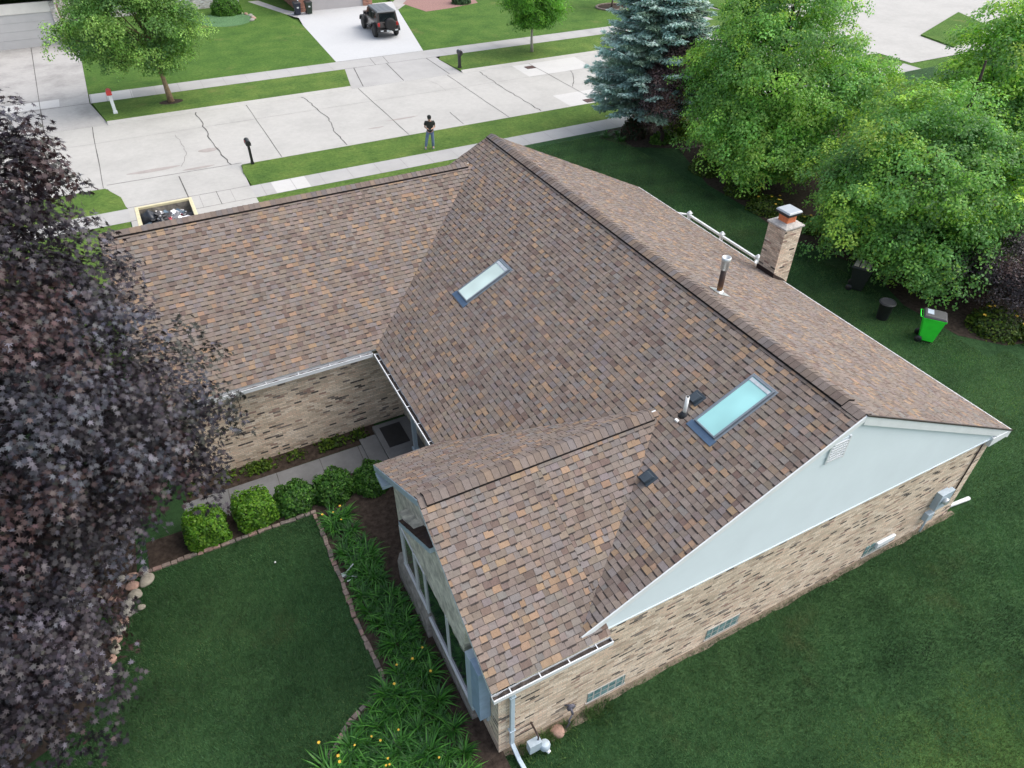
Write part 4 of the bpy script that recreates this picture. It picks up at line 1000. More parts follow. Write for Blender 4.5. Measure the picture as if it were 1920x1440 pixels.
for i, (x, y, rx, rz, lab) in enumerate(((20.6, 5.3, 1.1, .75, 'olive green flowering shrub nearest the green bin'), (21.6, 3.9, 1.2, .8, 'olive shrub with yellow blooms at the edge of the photo'), (19.9, 16.9, 1.0, .6, 'dark flowering shrub at the lawn edge behind the chimney'), (20.2, 19.0, .95, .6, 'dark flowering shrub beneath the tall green maple'), (20.3, 22.0, 1.0, .6, 'dark green shrub between the maple and the spruce bed'), (20.2, 14.6, .8, .5, 'small dark shrub beneath the maples near the railing'))):
    t = thing('flowering_shrub', lab, 'bush', (x, y, 0), i, 'shrubs in the bed beneath the maples'); bush_mesh(t, rx, rx*.9, rz, 2600, .11, [srgb(78, 104, 40), srgb(62, 88, 38), srgb(100, 120, 46)], 230+i, 2, depth=.5)
    FL.append((t, rx, rz))
def petals(parent, pts, r=.05, mat='petal', name='flower'):
    mb = MB()
    for x, y, z in pts:
        for k in range(6):
            a = 6.283*k/6; c, s = math.cos(a), math.sin(a)
            mb.add([(x, y, z), (x+r*(c*.5-s*.3), y+r*(s*.5+c*.3), z+r*.5), (x+r*c*1.1, y+r*s*1.1, z+r*.35), (x+r*(c*.5+s*.3), y+r*(s*.5-c*.3), z+r*.5)], [(0, 1, 2, 3)])
    return mb.build(name, M[mat], parent)
for t, rx, rz in FL:
    for k in range(7):
        a = random.random()*6.283; q = random.random()**.5*rx*.85
        petals(t, [(q*math.cos(a), q*math.sin(a), rz*(1.04-.45*(q/rx)**2)+.06)], .075)

# daylilies: arching strap leaves
def lily_mesh(seed, n=46, L=.62, pal=None):
    g = np.random.default_rng(seed); V = []; C = []
    pal = pal if pal is not None else [srgb(48, 100, 36), srgb(60, 116, 40), srgb(38, 82, 32), srgb(78, 136, 50)]
    for i in range(n):
        a = g.random()*6.283; l = L*g.uniform(.65, 1.25); w = g.uniform(.010, .018); d = np.array([math.cos(a), math.sin(a), 0]); s = np.array([-d[1], d[0], 0])
        b = d*g.uniform(0, .09) + s*g.uniform(-.06, .06); rise = g.uniform(.55, 1.0); bend = g.uniform(.5, 1.1); tw = g.uniform(-.3, .3)
        pts = [b + (d+s*tw*t)*l*(t*.45+t*t*.35*bend) + np.array([0, 0, l*(rise*1.15*t - bend*.85*t*t)]) for t in (0, .25, .5, .75, 1.0)]
        ws = [w*.7, w, w*.95, w*.65, w*.1]; c = np.array(pal[g.integers(len(pal))])*g.uniform(.8, 1.2)
        for k in range(4):
            V += [pts[k]-s*ws[k], pts[k]+s*ws[k], pts[k+1]+s*ws[k+1], pts[k+1]-s*ws[k+1]]; C.append(c)
    V = np.array(V); V[:, 2] = np.maximum(V[:, 2], .01)
    return V, np.array(C)
LILY = []
for i in range(6):
    V, C = lily_mesh(300+i, 84 if i < 4 else 70, .52 if i < 4 else .44)
    t = thing('daylily', '', 'plant', (0, 0, -50)); poly_mesh('leaves', V, 4, M['blade'], C, t); LILY.append(t)
used = set()
def put_lily(x, y, label, group, sc=1.0, flowers=0, kind=None):
    k = random.randrange(6) if kind is None else kind
    if k not in used: t = LILY[k]; used.add(k); t.location = (x, y, 0); t.rotation_euler = (0, 0, random.random()*6.28); t.scale = (sc,)*3; t['label'] = label; t['group'] = group
    else: t = dup(LILY[k], (x, y, 0), random.random()*6.28, label, sc, group)
    for _ in range(flowers):
        a = random.random()*6.283; q = random.uniform(.05, .28); z = random.uniform(.5, .66)
        petals(t, [(q*math.cos(a), q*math.sin(a), z)], .033)
    return t
LG = 'daylilies in the bed along the small gable wall'
spots = []
def inbed(x, y):
    if y > 7.7 or y < -1.9: return False
    if y > 2.6: lo = -4.85
    elif y > 1.4: lo = -4.85 - (2.6-y)*1.45
    else: lo = -6.85
    return lo < x - .22 and x + .25 < -3.65
rr = random.Random(5); tries = 0
while len(spots) < 130 and tries < 40000:
    tries += 1
    x, y = rr.uniform(-6.9, -3.6), rr.uniform(-1.9, 7.7)
    if not inbed(x, y): continue
    if y > 4.8 and x > -3.95 - .12*(y-4.8): continue
    if all(math.dist((x, y), s) > .275 for s in spots): spots.append((x, y))
random.seed(21)
for x, y in spots:
    fl = random.random() < .15 and y < 4.6
    if fl: put_lily(x, y, 'strappy green daylily clump carrying yellow flowers beside the dark lawn', LG+' in flower', random.uniform(.85, 1.15), random.choice((1, 1, 1, 2)))
    else: put_lily(x, y, 'strappy green daylily clump without flowers beside the small gable', LG+', leaves only', random.uniform(.8, 1.15))
for x, y, lab in ((18.2, 28.6, 'strappy lily clump by the sidewalk edge of the spruce bed'), (18.6, 27.7, 'strappy lily clump at the lawn corner of the spruce bed'), (19.0, 28.7, 'strappy lily clump between the sidewalk and the red shrub'), (-10.55, 7.35, 'small lily clump with a yellow flower among the rounded stones')):
    put_lily(x, y, lab, 'lilies away from the house', 1.0, 1 if x < 0 else 0)
# low weeds along the garage wall and lone tuft
def patch(name, label, x0, x1, y0, y1, n, size, pal, seed):
    g = np.random.default_rng(seed); P = np.stack([g.uniform(x0, x1, n), g.uniform(y0, y1, n), g.uniform(.02, .14, n)], 1)
    keep = (np.sin(P[:, 0]*2.7+seed)+np.sin(P[:, 0]*6.1)+g.normal(size=n)*.8) > .2; P = P[keep]; n = len(P)
    V = leaf_polys(P, np.array([0, 0, 1.])+g.normal(size=(n, 3))*.5, g.normal(size=(n, 3)), size*g.uniform(.6, 1.4, n), OVAL)
    o = poly_mesh(name, V, len(OVAL), M['leaf'], np.array(pal)[g.choice(len(pal), n)]*g.uniform(.8, 1.2, (n, 1)))
    return tag(o, label, 'ground cover', kind='stuff')
patch('ground_cover', 'low weedy ground cover along the foot of the garage wall', -8.0, -2.6, 10.45, 10.95, 2600, .09, [srgb(70, 100, 30), srgb(96, 124, 40), srgb(60, 84, 34)], 401)

# rounded field stones round the purple maple
M['rock'] = [plain('rock_grey', (.30, .29, .26), .9, 0, .25, 9, .2, .5, 30), plain('rock_pink', (.38, .25, .20), .9, 0, .25, 9, .2, .5, 30), plain('rock_tan', (.36, .33, .27), .9, 0, .25, 9, .2, .5, 30)]
RL = [('rounded grey', 0), ('pinkish brown', 1), ('pale tan', 2)]
def rock(x, y, r, k, label, group, seed):
    g = random.Random(seed); bm = bmesh.new(); bmesh.ops.create_icosphere(bm, subdivisions=3, radius=1)
    ph = [g.uniform(0, 6) for _ in range(6)]; sx, sy, sz = r*g.uniform(.85, 1.25), r*g.uniform(.75, 1.05), r*g.uniform(.5, .72)
    for v in bm.verts:
        f = 1 + .09*math.sin(v.co.x*2.6+ph[0])+.08*math.sin(v.co.y*3.1+ph[1])+.07*math.sin(v.co.z*3+ph[2]+v.co.x*2)
        v.co = Vector((v.co.x*sx*f, v.co.y*sy*f, v.co.z*sz*f + sz*.45))
    for f in bm.faces: f.smooth = True
    me = bpy.data.meshes.new('stone'); bm.to_mesh(me); bm.free(); me.materials.append(M['rock'][k])
    o = bpy.data.objects.new('stone', me); link(o); o.location = (x, y, 0); o.rotation_euler = (0, 0, g.uniform(0, 6)); return tag(o, label, 'stone', group)
ring = [(-9.44, 8.29, .15), (-9.73, 8.29, .13), (-9.42, 8.00, .17), (-9.75, 7.99, .15), (-9.69, 7.68, .16), (-9.88, 7.50, .14), (-9.61, 7.24, .09), (-9.95, 7.24, .15), (-10.04, 7.0, .13), (-10.13, 6.80, .15), (-10.24, 6.56, .12), (-10.27, 6.34, .14), (-10.35, 6.08, .13), (-10.5, 7.95, .15), (-10.96, 7.93, .17), (-10.79, 7.66, .16), (-9.97, 8.36, .12), (-10.2, 7.75, .14), (-10.5, 5.8, .14), (-11.2, 8.1, .15), (-10.72, 5.45, .13)]
for i, (x, y, r) in enumerate(ring):
    nm, k = RL[(i*7+i//3) % 3]
    rock(x, y, r, k, f'{nm} field stone in the rough border between the purple maple and the lawn', f'{nm} border stones by the purple maple', 500+i)
for i in range(9):
    a = -.5 + i*.26; rock(3.4+2.3*math.cos(a), 67.4+2.6*math.sin(a), .2, i % 3, f'{RL[i % 3][0]} stone in the curved ring round the dome bush bed', f'{RL[i % 3][0]} ring stones across the street', 560+i)
rock(-1.98, -.12, .16, 1, 'red brown stone lying at the brick wall under the hose bracket', None, 590)
sheet('garden_bed', [(3.4+2.2*math.cos(a)*1.05, 67.6+2.7*math.sin(a)) for a in np.linspace(0, 6.283, 30)[:-1]], .01, M['lawn_blue'])
sheet('mulch_bed', [(19.8, 66.6), (20.6, 62.6), (23.2, 62.9), (26.5, 63.8), (28, 70), (22, 70)], .01, M['redmulch'])
sheet('tree_ring', [(37.2+1.5*math.cos(a), 56.5+1.3*math.sin(a)) for a in np.linspace(0, 6.283, 24)[:-1]], .01, M['soil'])
sheet('tree_ring', [(-3.9+.75*math.cos(a), 46.55+.5*math.sin(a)) for a in np.linspace(0, 6.283, 18)[:-1]], .008, M['soil'])
g_ = MB()
for k in range(26):
    a = 6.283*k/26; g_.T = Matrix.Translation((37.2+1.5*math.cos(a), 56.5+1.3*math.sin(a), 0)) @ Matrix.Rotation(a, 4, 'Z'); g_.box((-.1, -.17, 0), (.1, .17, .12))
g_.T = Matrix.Identity(4); tag(g_.build('stone_edging', M['edge1'], bevel=.03), 'round stone edging of the tree ring beyond the far sidewalk', 'edging')
t = broad_tree('young_tree', 'small young tree in the stone edged ring across the street', (37.2, 56.5, 0), (37.2, 56.5, 5), [(37.2, 56.5, 3.6, 1.6, 1.6, 1.9)], 40, 8, 20, .4, .34, .17, LOBED, FGR, [3, 3, 2, 1], M['leaf'], M['bark'], 133, r0=.08, accept=lambda P: P[..., 2] > 1.3, nlimb=12, **gkw)

# short turf standing on the near lawns
def turf(name, label, n, region, pal, seed, h=(.03, .07)):
    g = np.random.default_rng(seed); P = region(g, n); n = len(P)
    a = g.random(n)*6.283; w = g.uniform(.004, .008, n); hh = g.uniform(*h, n); d = np.stack([np.cos(a), np.sin(a), np.zeros(n)], 1); s = np.stack([-d[:, 1], d[:, 0], d[:, 2]], 1)
    t1 = P + d*(hh*g.uniform(.2, 1.0, n))[:, None] + np.array([0, 0, 1.])*hh[:, None]
    V = np.stack([P - s*w[:, None], P + s*w[:, None], t1], 1).reshape(-1, 3)
    x, y = P[:, 0], P[:, 1]
    nz = np.sin(x*1.9+1.3*np.sin(y*1.1))*.5+np.sin(y*2.7+x*.8)*.4+np.sin(x*4.7-y*3.9)*.35+np.sin(x*.6+y*.5+2)*.5
    c = np.array(pal)[g.choice(len(pal), n)]*g.uniform(.7, 1.3, (n, 1))*(1+.34*nz+.12*np.tanh(2*np.sin((y*.93+x*.12)*math.pi/.6)))[:, None]
    pale = np.clip((-3.0 - y + .35*nz)/.9, 0, 1)*np.clip((x-1.8+.5*nz)/1.8, 0, 1)*(y < -2)      # blades get paler towards the low-y, high-x corner
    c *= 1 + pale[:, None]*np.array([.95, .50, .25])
    c[:, 0] *= 1+.12*np.sin(x*1.1+2)*np.sin(y*.9); c = np.clip(c, .004, 1)
    return tag(poly_mesh(name, V, 3, M['blade'], c), label, 'grass', kind='stuff')
def yard(g, n):
    P = np.stack([g.uniform(-13, -3.4, n), g.uniform(-1.5, 8.2, n), np.zeros(n)], 1); x, y = P[:, 0], P[:, 1]
    lim = np.where(y > 2.6, -5.05, np.where(y > 1.4, -5.05-(2.6-y)*1.5, -6.95)); l2 = np.where(y > 5.9, -9.75-(8.3-y)*.2, -10.3-(5.9-y)*.75)
    return P[(x < lim) & (x > l2)]
def side(g, n):
    P = np.stack([g.uniform(-3.2, 20, n), g.uniform(-7.5, .0, n), np.zeros(n)], 1); return P
def east(g, n):
    P = np.stack([g.uniform(12.0, 19.6, n), g.uniform(0, 29, n), np.zeros(n)], 1); x, y = P[:, 0], P[:, 1]
    return P[(x < 18.7) | ((y < 4.2))]
DG = [(.030, .084, .029), (.039, .105, .037), (.050, .124, .044), (.074, .130, .044)]
turf('grass', 'short dark green turf of the front yard lawn', 150000, yard, DG, 601)
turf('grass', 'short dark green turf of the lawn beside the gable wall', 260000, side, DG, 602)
turf('grass', 'short dark green turf of the side lawn below the maples', 230000, east, [(a*1.5, b*1.4, c*1.15) for a, b, c in DG], 603)
def foot(g, n):
    P = np.stack([g.uniform(-3.1, -.6, n), -np.abs(g.normal(size=n))*.22-.02, np.zeros(n)], 1); return P[np.sin(P[:, 0]*5)+np.sin(P[:, 0]*11+1)+g.normal(size=n)*.6 > -.2]
turf('weeds', 'thin tall grass along the brick wall beside the gas meter', 2600, foot, [(.07, .15, .04), (.05, .11, .03), (.10, .17, .05)], 604, (.07, .2))

# ------------------------------------------------------------------ street furniture and things
# skip container behind the garage, full of torn-off roofing
D = thing('dumpster', 'open cream roll-off dumpster of roofing waste on the driveway behind the garage', 'dumpster', (-6.25, 25.6, 0))
cream = plain('cream_paint', (.62, .56, .36), .5, 0, .1, 5); inn = plain('dumpster_inside', (.22, .20, .17), .8, .1, .4, 5)
b = MB(); X, Y, T_, Hh = 1.16, 2.5, .07, 1.22
b.box((-X, -Y, .16), (-X+T_, Y, Hh)); b.box((X-T_, -Y, .16), (X, Y, Hh)); b.box((-X+T_, Y-T_, .16), (X-T_, Y, Hh)); b.box((-X+T_, -Y, .16), (X-T_, -Y+T_, Hh)); b.box((-X+T_, -Y+T_, .16), (X-T_, Y-T_, .22), 1)
b.box((-X+T_, Y-T_-.01, .25), (X-T_, Y-T_-.002, Hh-.03), 1); b.box((-X+T_+.002, -Y+T_, .25), (-X+T_+.01, Y-T_-.02, Hh-.03), 1); b.box((X-T_-.01, -Y+T_, .25), (X-T_-.002, Y-T_-.02, Hh-.03), 1)
for k in range(7): y = -Y+.2+k*.75; b.box((-X-.05, y, .2), (-X, y+.1, Hh-.1)); b.box((X, y, .2), (X+.05, y+.1, Hh-.1))
b.build('hull', [cream, inn], D, bevel=.01)
b = MB(); b.box((-X-.06, -Y-.05, Hh-.09), (-X+T_+.02, Y+.05, Hh+.02)); b.box((X-T_-.02, -Y-.05, Hh-.09), (X+.06, Y+.05, Hh+.02)); b.box((-X+T_+.02, Y-T_-.02, Hh-.09), (X-T_-.02, Y+.05, Hh+.02)); b.box((-X+T_+.02, -Y-.05, Hh-.09), (X-T_-.02, -Y+T_+.02, Hh+.02)); b.build('rim', cream, D, bevel=.012)
for sx in (-.9, .9):
    for sy in (-2.1, 2.1):
        b = MB(); b.lathe([(.05, -.08), (.1, -.07), (.1, .07), (.05, .08)], 14, 0, (sx, sy, .1), axis='x'); b.build('wheel', M['blackplastic'], D)
# the waste inside
rr = random.Random(9); mats = [plain('torn_shingle', (.07, .07, .075), .9, 0, .4, 9), plain('white_wrapper', (.84, .84, .86), .6, 0, .1, 9), plain('grey_felt', (.22, .22, .23), .8, 0, .3, 9), plain('slate_blue_wrap', (.10, .15, .20), .5, 0, .2, 9), plain('red_print', (.45, .06, .08), .6)]
q = MB()
for k in range(120):
    x, y = rr.uniform(-.95, .95), rr.uniform(-2.2, 2.25); base = .72 + .15*math.sin(x*2+y)+.1*rr.random()
    q.T = Matrix.Translation((-6.25+x, 25.6+y, base)) @ Matrix.Rotation(rr.uniform(0, 6.28), 4, 'Z') @ Matrix.Rotation(rr.uniform(-.5, .5), 4, 'X') @ Matrix.Rotation(rr.uniform(-.4, .4), 4, 'Y')
    m = rr.choices((0, 1, 2, 3, 4), (4, 4, 2, 2, .35))[0]; a, c = rr.uniform(.12, .38), rr.uniform(.08, .24)
    if m == 4: a, c = .1, .06
    vs = []; 
    for i in range(4):
        for j in range(3): vs.append((a*(i/1.5-1)+rr.uniform(-.03, .03), c*(j-1)+rr.uniform(-.03, .03), rr.uniform(-.05, .05)))
    q.add(vs, [(i*3+j, (i+1)*3+j, (i+1)*3+j+1, i*3+j+1) for i in range(3) for j in range(2)], m)
for k in range(4):
    q.T = Matrix.Translation((-6.25+rr.uniform(-.5, .5), 25.6+rr.uniform(-1.5, 1.9), .82)) @ Matrix.Rotation(rr.uniform(-.9, .3), 4, 'Z'); q.box((-.8, -.05, 0), (.8, .05, .05), rr.choice((0, 1, 3)))
q.T = Matrix.Identity(4)
q.box((-7.3, 23.2, .24), (-5.2, 28.0, .45), 0)
tag(q.build('roofing_waste', mats), 'torn shingles, white wrappers and strips filling the open dumpster', 'debris', kind='stuff')
for i, (x, y, z, s) in enumerate(((-7.0, 27.75, .75, .42), (-6.55, 27.2, .62, .34))):
    bm = bmesh.new(); bmesh.ops.create_icosphere(bm, subdivisions=3, radius=1)
    for v in bm.verts:
        f = 1+.12*math.sin(v.co.x*5+i)+.1*math.sin(v.co.y*6+v.co.z*4); v.co = Vector((v.co.x*s*f*.9, v.co.y*s*f*.8, v.co.z*s*f*1.05))
        if v.co.z > s*.8: v.co.x *= .35; v.co.y *= .35
    for f in bm.faces: f.smooth = True
    me = bpy.data.meshes.new('trash_bag'); bm.to_mesh(me); bm.free(); me.materials.append(plain('bag_plastic', (.02, .025, .035), .3, 0, .2)); o = bpy.data.objects.new('trash_bag', me); link(o); o.location = (x, y, z)
    tag(o, ('tall black trash bag leaning in the street corner of the dumpster', 'smaller black trash bag beside the tall one in the dumpster')[i], 'trash bag')

# mailboxes
def mailbox(label, x, y, rz, post, body, h=1.12, pw=.05, red=False, wide=.19):
    t = thing('mailbox', label, 'mailbox', (x, y, 0), rz, 'mailboxes along the street')
    b = MB(); b.box((-pw, -pw, 0), (pw, pw, h)); b.box((-pw*.8, -.30, h-.12), (pw*.8, .18, h-.04)); b.box((-pw*1.3, -pw*1.3, 0), (pw*1.3, pw*1.3, .12)); b.build('post', post, t, bevel=.008)
    b = MB(); w2 = wide/2; pr = [(-w2, h), (w2, h), (w2, h+.14)] + [(w2*math.cos(a), h+.14+w2*math.sin(a)) for a in np.linspace(0, math.pi, 9)[1:-1]] + [(-w2, h+.14)]
    b.prism(pr, 'y', -.34, .20); b.build('box', body, t, bevel=.006)
    b = MB(); b.prism([(p[0]*1.05, h+(p[1]-h)*1.03) for p in pr], 'y', -.365, -.335); b.build('door', body, t)
    b = MB(); b.box((w2, -.10, h+.08), (w2+.012, -.07, h+.26)); b.box((w2, -.10, h+.20), (w2+.012, .02, h+.26)); b.build('flag', plain('flag_red', (.5, .03, .03), .5), t)
    return t
blk = plain('mailbox_black', (.018, .018, .02), .4, 0, .1); redp = plain('mailbox_red', (.48, .04, .035), .5, 0, .12)
mailbox('black mailbox on a slim black post beside the near driveway', -1.32, 33.9, math.pi, blk, blk, 1.05, .065, wide=.26)
mailbox('black mailbox on a stout post on the far verge near the parked car', 16.12, 45.1, 0, blk, blk, .98, .09, wide=.24)
mailbox('red mailbox on a thick white post beside the street tree', -7.3, 45.85, 0, M['white'], redp, 1.18, .095, wide=.30)

# wheeled refuse bins
def bin_(label, x, y, rz, body, lid, s=1.0, sticker=False, group=None):
    t = thing('wheeled_bin', label, 'bin', (x, y, 0), rz, group)
    b = MB(); b.T = Matrix.Scale(s, 4)
    b.hexa([(-.21, -.24, .06), (.21, -.24, .06), (.21, .20, .06), (-.21, .20, .06), (-.29, -.36, .98), (.29, -.36, .98), (.29, .34, .98), (-.29, .34, .98)])
    b.hexa([(-.305, -.375, .93), (.305, -.375, .93), (.305, .355, .93), (-.305, .355, .93), (-.315, -.385, 1.0), (.315, -.385, 1.0), (.315, .365, 1.0), (-.315, .365, 1.0)])
    b.hexa([(-.15, -.285, .45), (.15, -.285, .45), (.15, -.26, .45), (-.15, -.26, .45), (-.15, -.335, .52), (.15, -.335, .52), (.15, -.29, .52), (-.15, -.29, .52)])
    b.build('body', body, t, bevel=.025)
    b = MB(); b.T = Matrix.Scale(s, 4); b.hexa([(-.32, -.40, 1.003), (.32, -.40, 1.003), (.32, .37, 1.003), (-.32, .37, 1.003), (-.26, -.33, 1.085), (.26, -.33, 1.085), (.26, .33, 1.10), (-.26, .33, 1.10)]); l = b.build('lid', lid, t, bevel=.03)
    if sticker: b = MB(); b.T = Matrix.Scale(s, 4); b.hexa([(-.12, .06, 1.094), (.18, .06, 1.094), (.18, .26, 1.102), (-.12, .26, 1.102), (-.12, .06, 1.10), (.18, .06, 1.10), (.18, .26, 1.108), (-.12, .26, 1.108)]); b.build('lid_sticker', plain('sticker_pale', (.42, .50, .58), .5), l)
    for sx in (-1, 1):
        b = MB(); b.T = Matrix.Scale(s, 4); b.lathe([(.03, -.03), (.12, -.03), (.12, .03), (.03, .03)], 16, 0, (sx*.25, .24, .12), axis='x'); b.build('wheel', M['blackplastic'], t)
    b = MB(); b.T = Matrix.Scale(s, 4); b.tube([(-.24, .34, .98), (-.24, .44, 1.0), (.24, .44, 1.0), (.24, .34, .98)], .018, 8); b.build('handle', body, t)
    b = MB(); b.T = Matrix.Scale(s, 4); b.box((-.09, -.345, .60), (.09, -.33, .72)); b.build('badge', lid if s > 1 else M['galv'], t) if s <= 1 else None
    return t
gbin = plain('bin_green', (.04, .80, .05), .5, 0, .08, 4); glid = plain('bin_grey_lid', (.07, .072, .075), .55)
bin_('bright lime green wheeled bin with a dark grey lid on the side lawn', 17.55, 6.05, R(38), gbin, glid, 1.06, True, group='wheeled bins on the side lawn')
bb = plain('bin_dark', (.012, .018, .018), .5)
bin_('dark green wheeled bin with a pale board on its lid beside the maples', 18.05, 9.75, R(30), bb, bb, 1.05, group='wheeled bins on the side lawn')
t = MB(); t.T = Matrix.Translation((18.05, 9.8, 1.14)) @ Matrix.Rotation(.5, 4, 'Z')
for k in range(3): t.box((-.34, -.34+.22*k, 0), (.30, -.16+.22*k, .03))
t.T = Matrix.Identity(4); tag(t.build('weathered_boards', plain('weathered_wood', (.42, .38, .33), .9, 0, .3, 12), bevel=.006), 'pale weathered boards lying on the dark green bin', 'boards')
t = thing('trash_can', 'small round black open trash can between the two wheeled bins', 'trash can', (17.25, 7.75, 0))
b = MB(); b.lathe([(.20, .0), (.21, .02), (.27, .72), (.295, .73), (.295, .77), (.27, .775), (.255, .74), (.20, .06), (0, .05)], 22); b.build('body', M['blackplastic'], t)
b = MB(); b.lathe([(.30, .70), (.31, .71), (.31, .74), (.30, .75)], 22); b.build('rim_band', plain('can_band', (.05, .05, .055), .4), t)
bin_('navy wheeled bin by the brick garage corner across the street', 9.6, 66.5, 0, plain('bin_navy', (.012, .018, .035), .45), M['blackplastic'], 1.0, group='bins across the street')
bin_('dark green wheeled bin by the grey garage door across the street', 10.65, 66.5, 0, plain('bin_forest', (.015, .03, .018), .5), M['blackplastic'], 1.0, group='bins across the street')

# white deck railing on the far side of the house
t = thing('deck_railing', 'white deck railing with dark balusters beyond the right roof edge', 'railing', (14.17, 13.9, 0))
w_ = M['white']
for x, y in ((0, 2.15), (0, 0), (0, -2.15), (-.75, 2.95)):
    b = MB(); b.box((x-.07, y-.07, 0), (x+.07, y+.07, 1.47)); b.hexa([(x-.10, y-.10, 1.47), (x+.10, y-.10, 1.47), (x+.10, y+.10, 1.47), (x-.10, y+.10, 1.47), (x-.03, y-.03, 1.58), (x+.03, y-.03, 1.58), (x+.03, y+.03, 1.58), (x-.03, y+.03, 1.58)]); b.build('post', w_, t, bevel=.008)
for ya, yb in ((.07, 2.08), (-2.08, -.07)):
    b = MB(); b.box((-.045, ya, 1.33), (.045, yb, 1.42)); b.build('top_rail', w_, t, bevel=.008)
    b = MB(); b.box((-.035, ya, .58), (.035, yb, .64)); b.build('bottom_rail', w_, t)
    b = MB(); n = 17
    for k in range(n): y = ya+.06+(yb-ya-.12)*k/(n-1); b.box((-.012, y-.012, .64), (.012, y+.012, 1.33))
    b.build('balusters', blk, t)
b = MB(); b.tube([(0, 2.2, 1.38), (-.7, 2.9, 1.38)], .05, 6); b.build('top_rail', w_, t)
b = MB(); b.tube([(0, -2.15, 1.4), (-.55, -2.45, 1.15)], .05, 6); b.tube([(0, -2.2, .95), (-.55, -2.45, 1.15)], .045, 6); b.build('gate_brace', w_, t)
b = MB(); b.box((-2.2, -2.3, .38), (.08, 3.0, .5)); b.build('deck', plain('deck_boards', (.30, .25, .20), .9, 0, .2, 6), t)

# little things about the yard
t = MB(); t.tube([(-1.62, .05, .55), (-1.62, -.06, .55), (-1.60, -.10, .42)], .03, 8); t.tube([(-1.72, .06, .62), (-1.58, -.02, .66), (-1.5, .0, .50)], .02, 6); t.lathe([(.04, -.01), (.10, .0), (.10, .05), (.04, .06)], 14, 0, (-1.6, -.04, .56), axis='y')
t.tube([(-1.60, -.10, .42), (-1.72, -.14, .28), (-1.66, -.12, .16), (-1.78, -.16, .05)], .018, 6)
tag(t.build('hose_bracket', plain('iron_grey', (.12, .12, .15), .6, .3, .3)), 'dark iron hose bracket with trailing hose on the brick wall', 'hose bracket')
t = MB(); t.tube([(-4.87, 5.84, .04), (-4.57, 5.87, .30)], .02, 6); t.tube([(-4.87, 5.84, .04), (-4.6, 5.60, .10)], .02, 6); t.box((-4.92, 5.78, 0), (-4.80, 5.90, .07)); t.box((-4.85, 5.6, .02), (-4.55, 5.64, .06))
tag(t.build('garden_light', M['galv'], bevel=.005), 'small pale metal garden fixture at the edge of the daylily bed', 'garden light')
t = MB(); t.lathe([(.015, 0), (.027, .012), (.024, .03), (.0, .036)], 12, 0, (-6.35, 7.05, .03)); tag(t.build('ball', M['pvc']), 'tiny white ball lying on the dark front lawn', 'ball')

# ------------------------------------------------------------------ parked off-road car
car = thing('parked_car', 'dark off-road car with grey hardtop and rear spare wheel parked on the pale driveway', 'car', (14.35, 57.6, 0), R(-2))
car.scale = (1.12, 1.2, 1.12)
pt = plain('car_paint', (.055, .046, .043), .35, .3, .15, 3); pt.node_tree.nodes['Principled BSDF'].inputs['Coat Weight'].default_value = .6
rf = plain('car_hardtop', (.13, .145, .155), .5, 0, .1, 3); tr = plain('car_trim', (.012, .012, .013), .6); gl = glass_mat('car_glass', (.008, .01, .012), .05); rm = plain('car_rim', (.35, .35, .35), .4, .7, .1)
b = MB(); b.hexa([(-.76, -2.02, .50), (.76, -2.02, .50), (.76, 1.95, .50), (-.76, 1.95, .50), (-.80, -2.05, 1.12), (.80, -2.05, 1.12), (.80, .80, 1.14), (-.80, .80, 1.14)])
b.hexa([(-.66, .75, .70), (.66, .75, .70), (.58, 2.05, .70), (-.58, 2.05, .70), (-.70, .78, 1.17), (.70, .78, 1.17), (.60, 2.03, 1.10), (-.60, 2.03, 1.10)])
b.hexa([(-.60, .95, 1.14), (.60, .95, 1.14), (.42, 1.95, 1.09), (-.42, 1.95, 1.09), (-.46, 1.0, 1.21), (.46, 1.0, 1.21), (.32, 1.9, 1.15), (-.32, 1.9, 1.15)])
b.build('body', pt, car, bevel=.04, seg=3)
b = MB(); b.hexa([(-.79, -2.04, 1.125), (.79, -2.04, 1.125), (.79, .80, 1.14), (-.79, .80, 1.14), (-.69, -1.94, 1.76), (.69, -1.94, 1.76), (.66, .36, 1.78), (-.66, .36, 1.78)]); b.build('cabin', pt, car, bevel=.03)
b = MB(); b.hexa([(-.72, -1.99, 1.755), (.72, -1.99, 1.755), (.69, .42, 1.775), (-.69, .42, 1.775), (-.66, -1.93, 1.83), (.66, -1.93, 1.83), (.63, .34, 1.84), (-.63, .34, 1.84)])
for k in (-.4, 0, .4): b.box((k-.05, -1.8, 1.833), (k+.05, .2, 1.846))
b.build('hardtop', rf, car, bevel=.03)
def side_win(sx, y0, y1):
    b = MB(); f = lambda y, z: (sx*(.792 - .10*(z-1.125)/.635 + .006), y, z)
    p = [f(y0, 1.18), f(y1, 1.18), f(y1-(.1 if y1 > .3 else 0), 1.68), f(y0, 1.68)]; q = [(v[0]-sx*.02, v[1], v[2]) for v in p]; b.hexa((p+q) if sx > 0 else (q+p)); return b.build('side_window', gl, car)
for sx in (-1, 1):
    for y0, y1 in ((-1.85, -1.05), (-.98, -.30), (-.22, .52)): side_win(sx, y0, y1)
b = MB(); b.hexa([(-.62, -2.045, 1.18), (.62, -2.045, 1.18), (.62, -2.02, 1.18), (-.62, -2.02, 1.18), (-.57, -1.965, 1.68), (.57, -1.965, 1.68), (.57, -1.94, 1.68), (-.57, -1.94, 1.68)]); b.build('rear_window', gl, car)
b = MB(); b.hexa([(-.66, .765, 1.19), (.66, .765, 1.19), (.66, .79, 1.19), (-.66, .79, 1.19), (-.60, .42, 1.72), (.60, .42, 1.72), (.60, .445, 1.72), (-.60, .445, 1.72)]); b.build('windshield', gl, car)
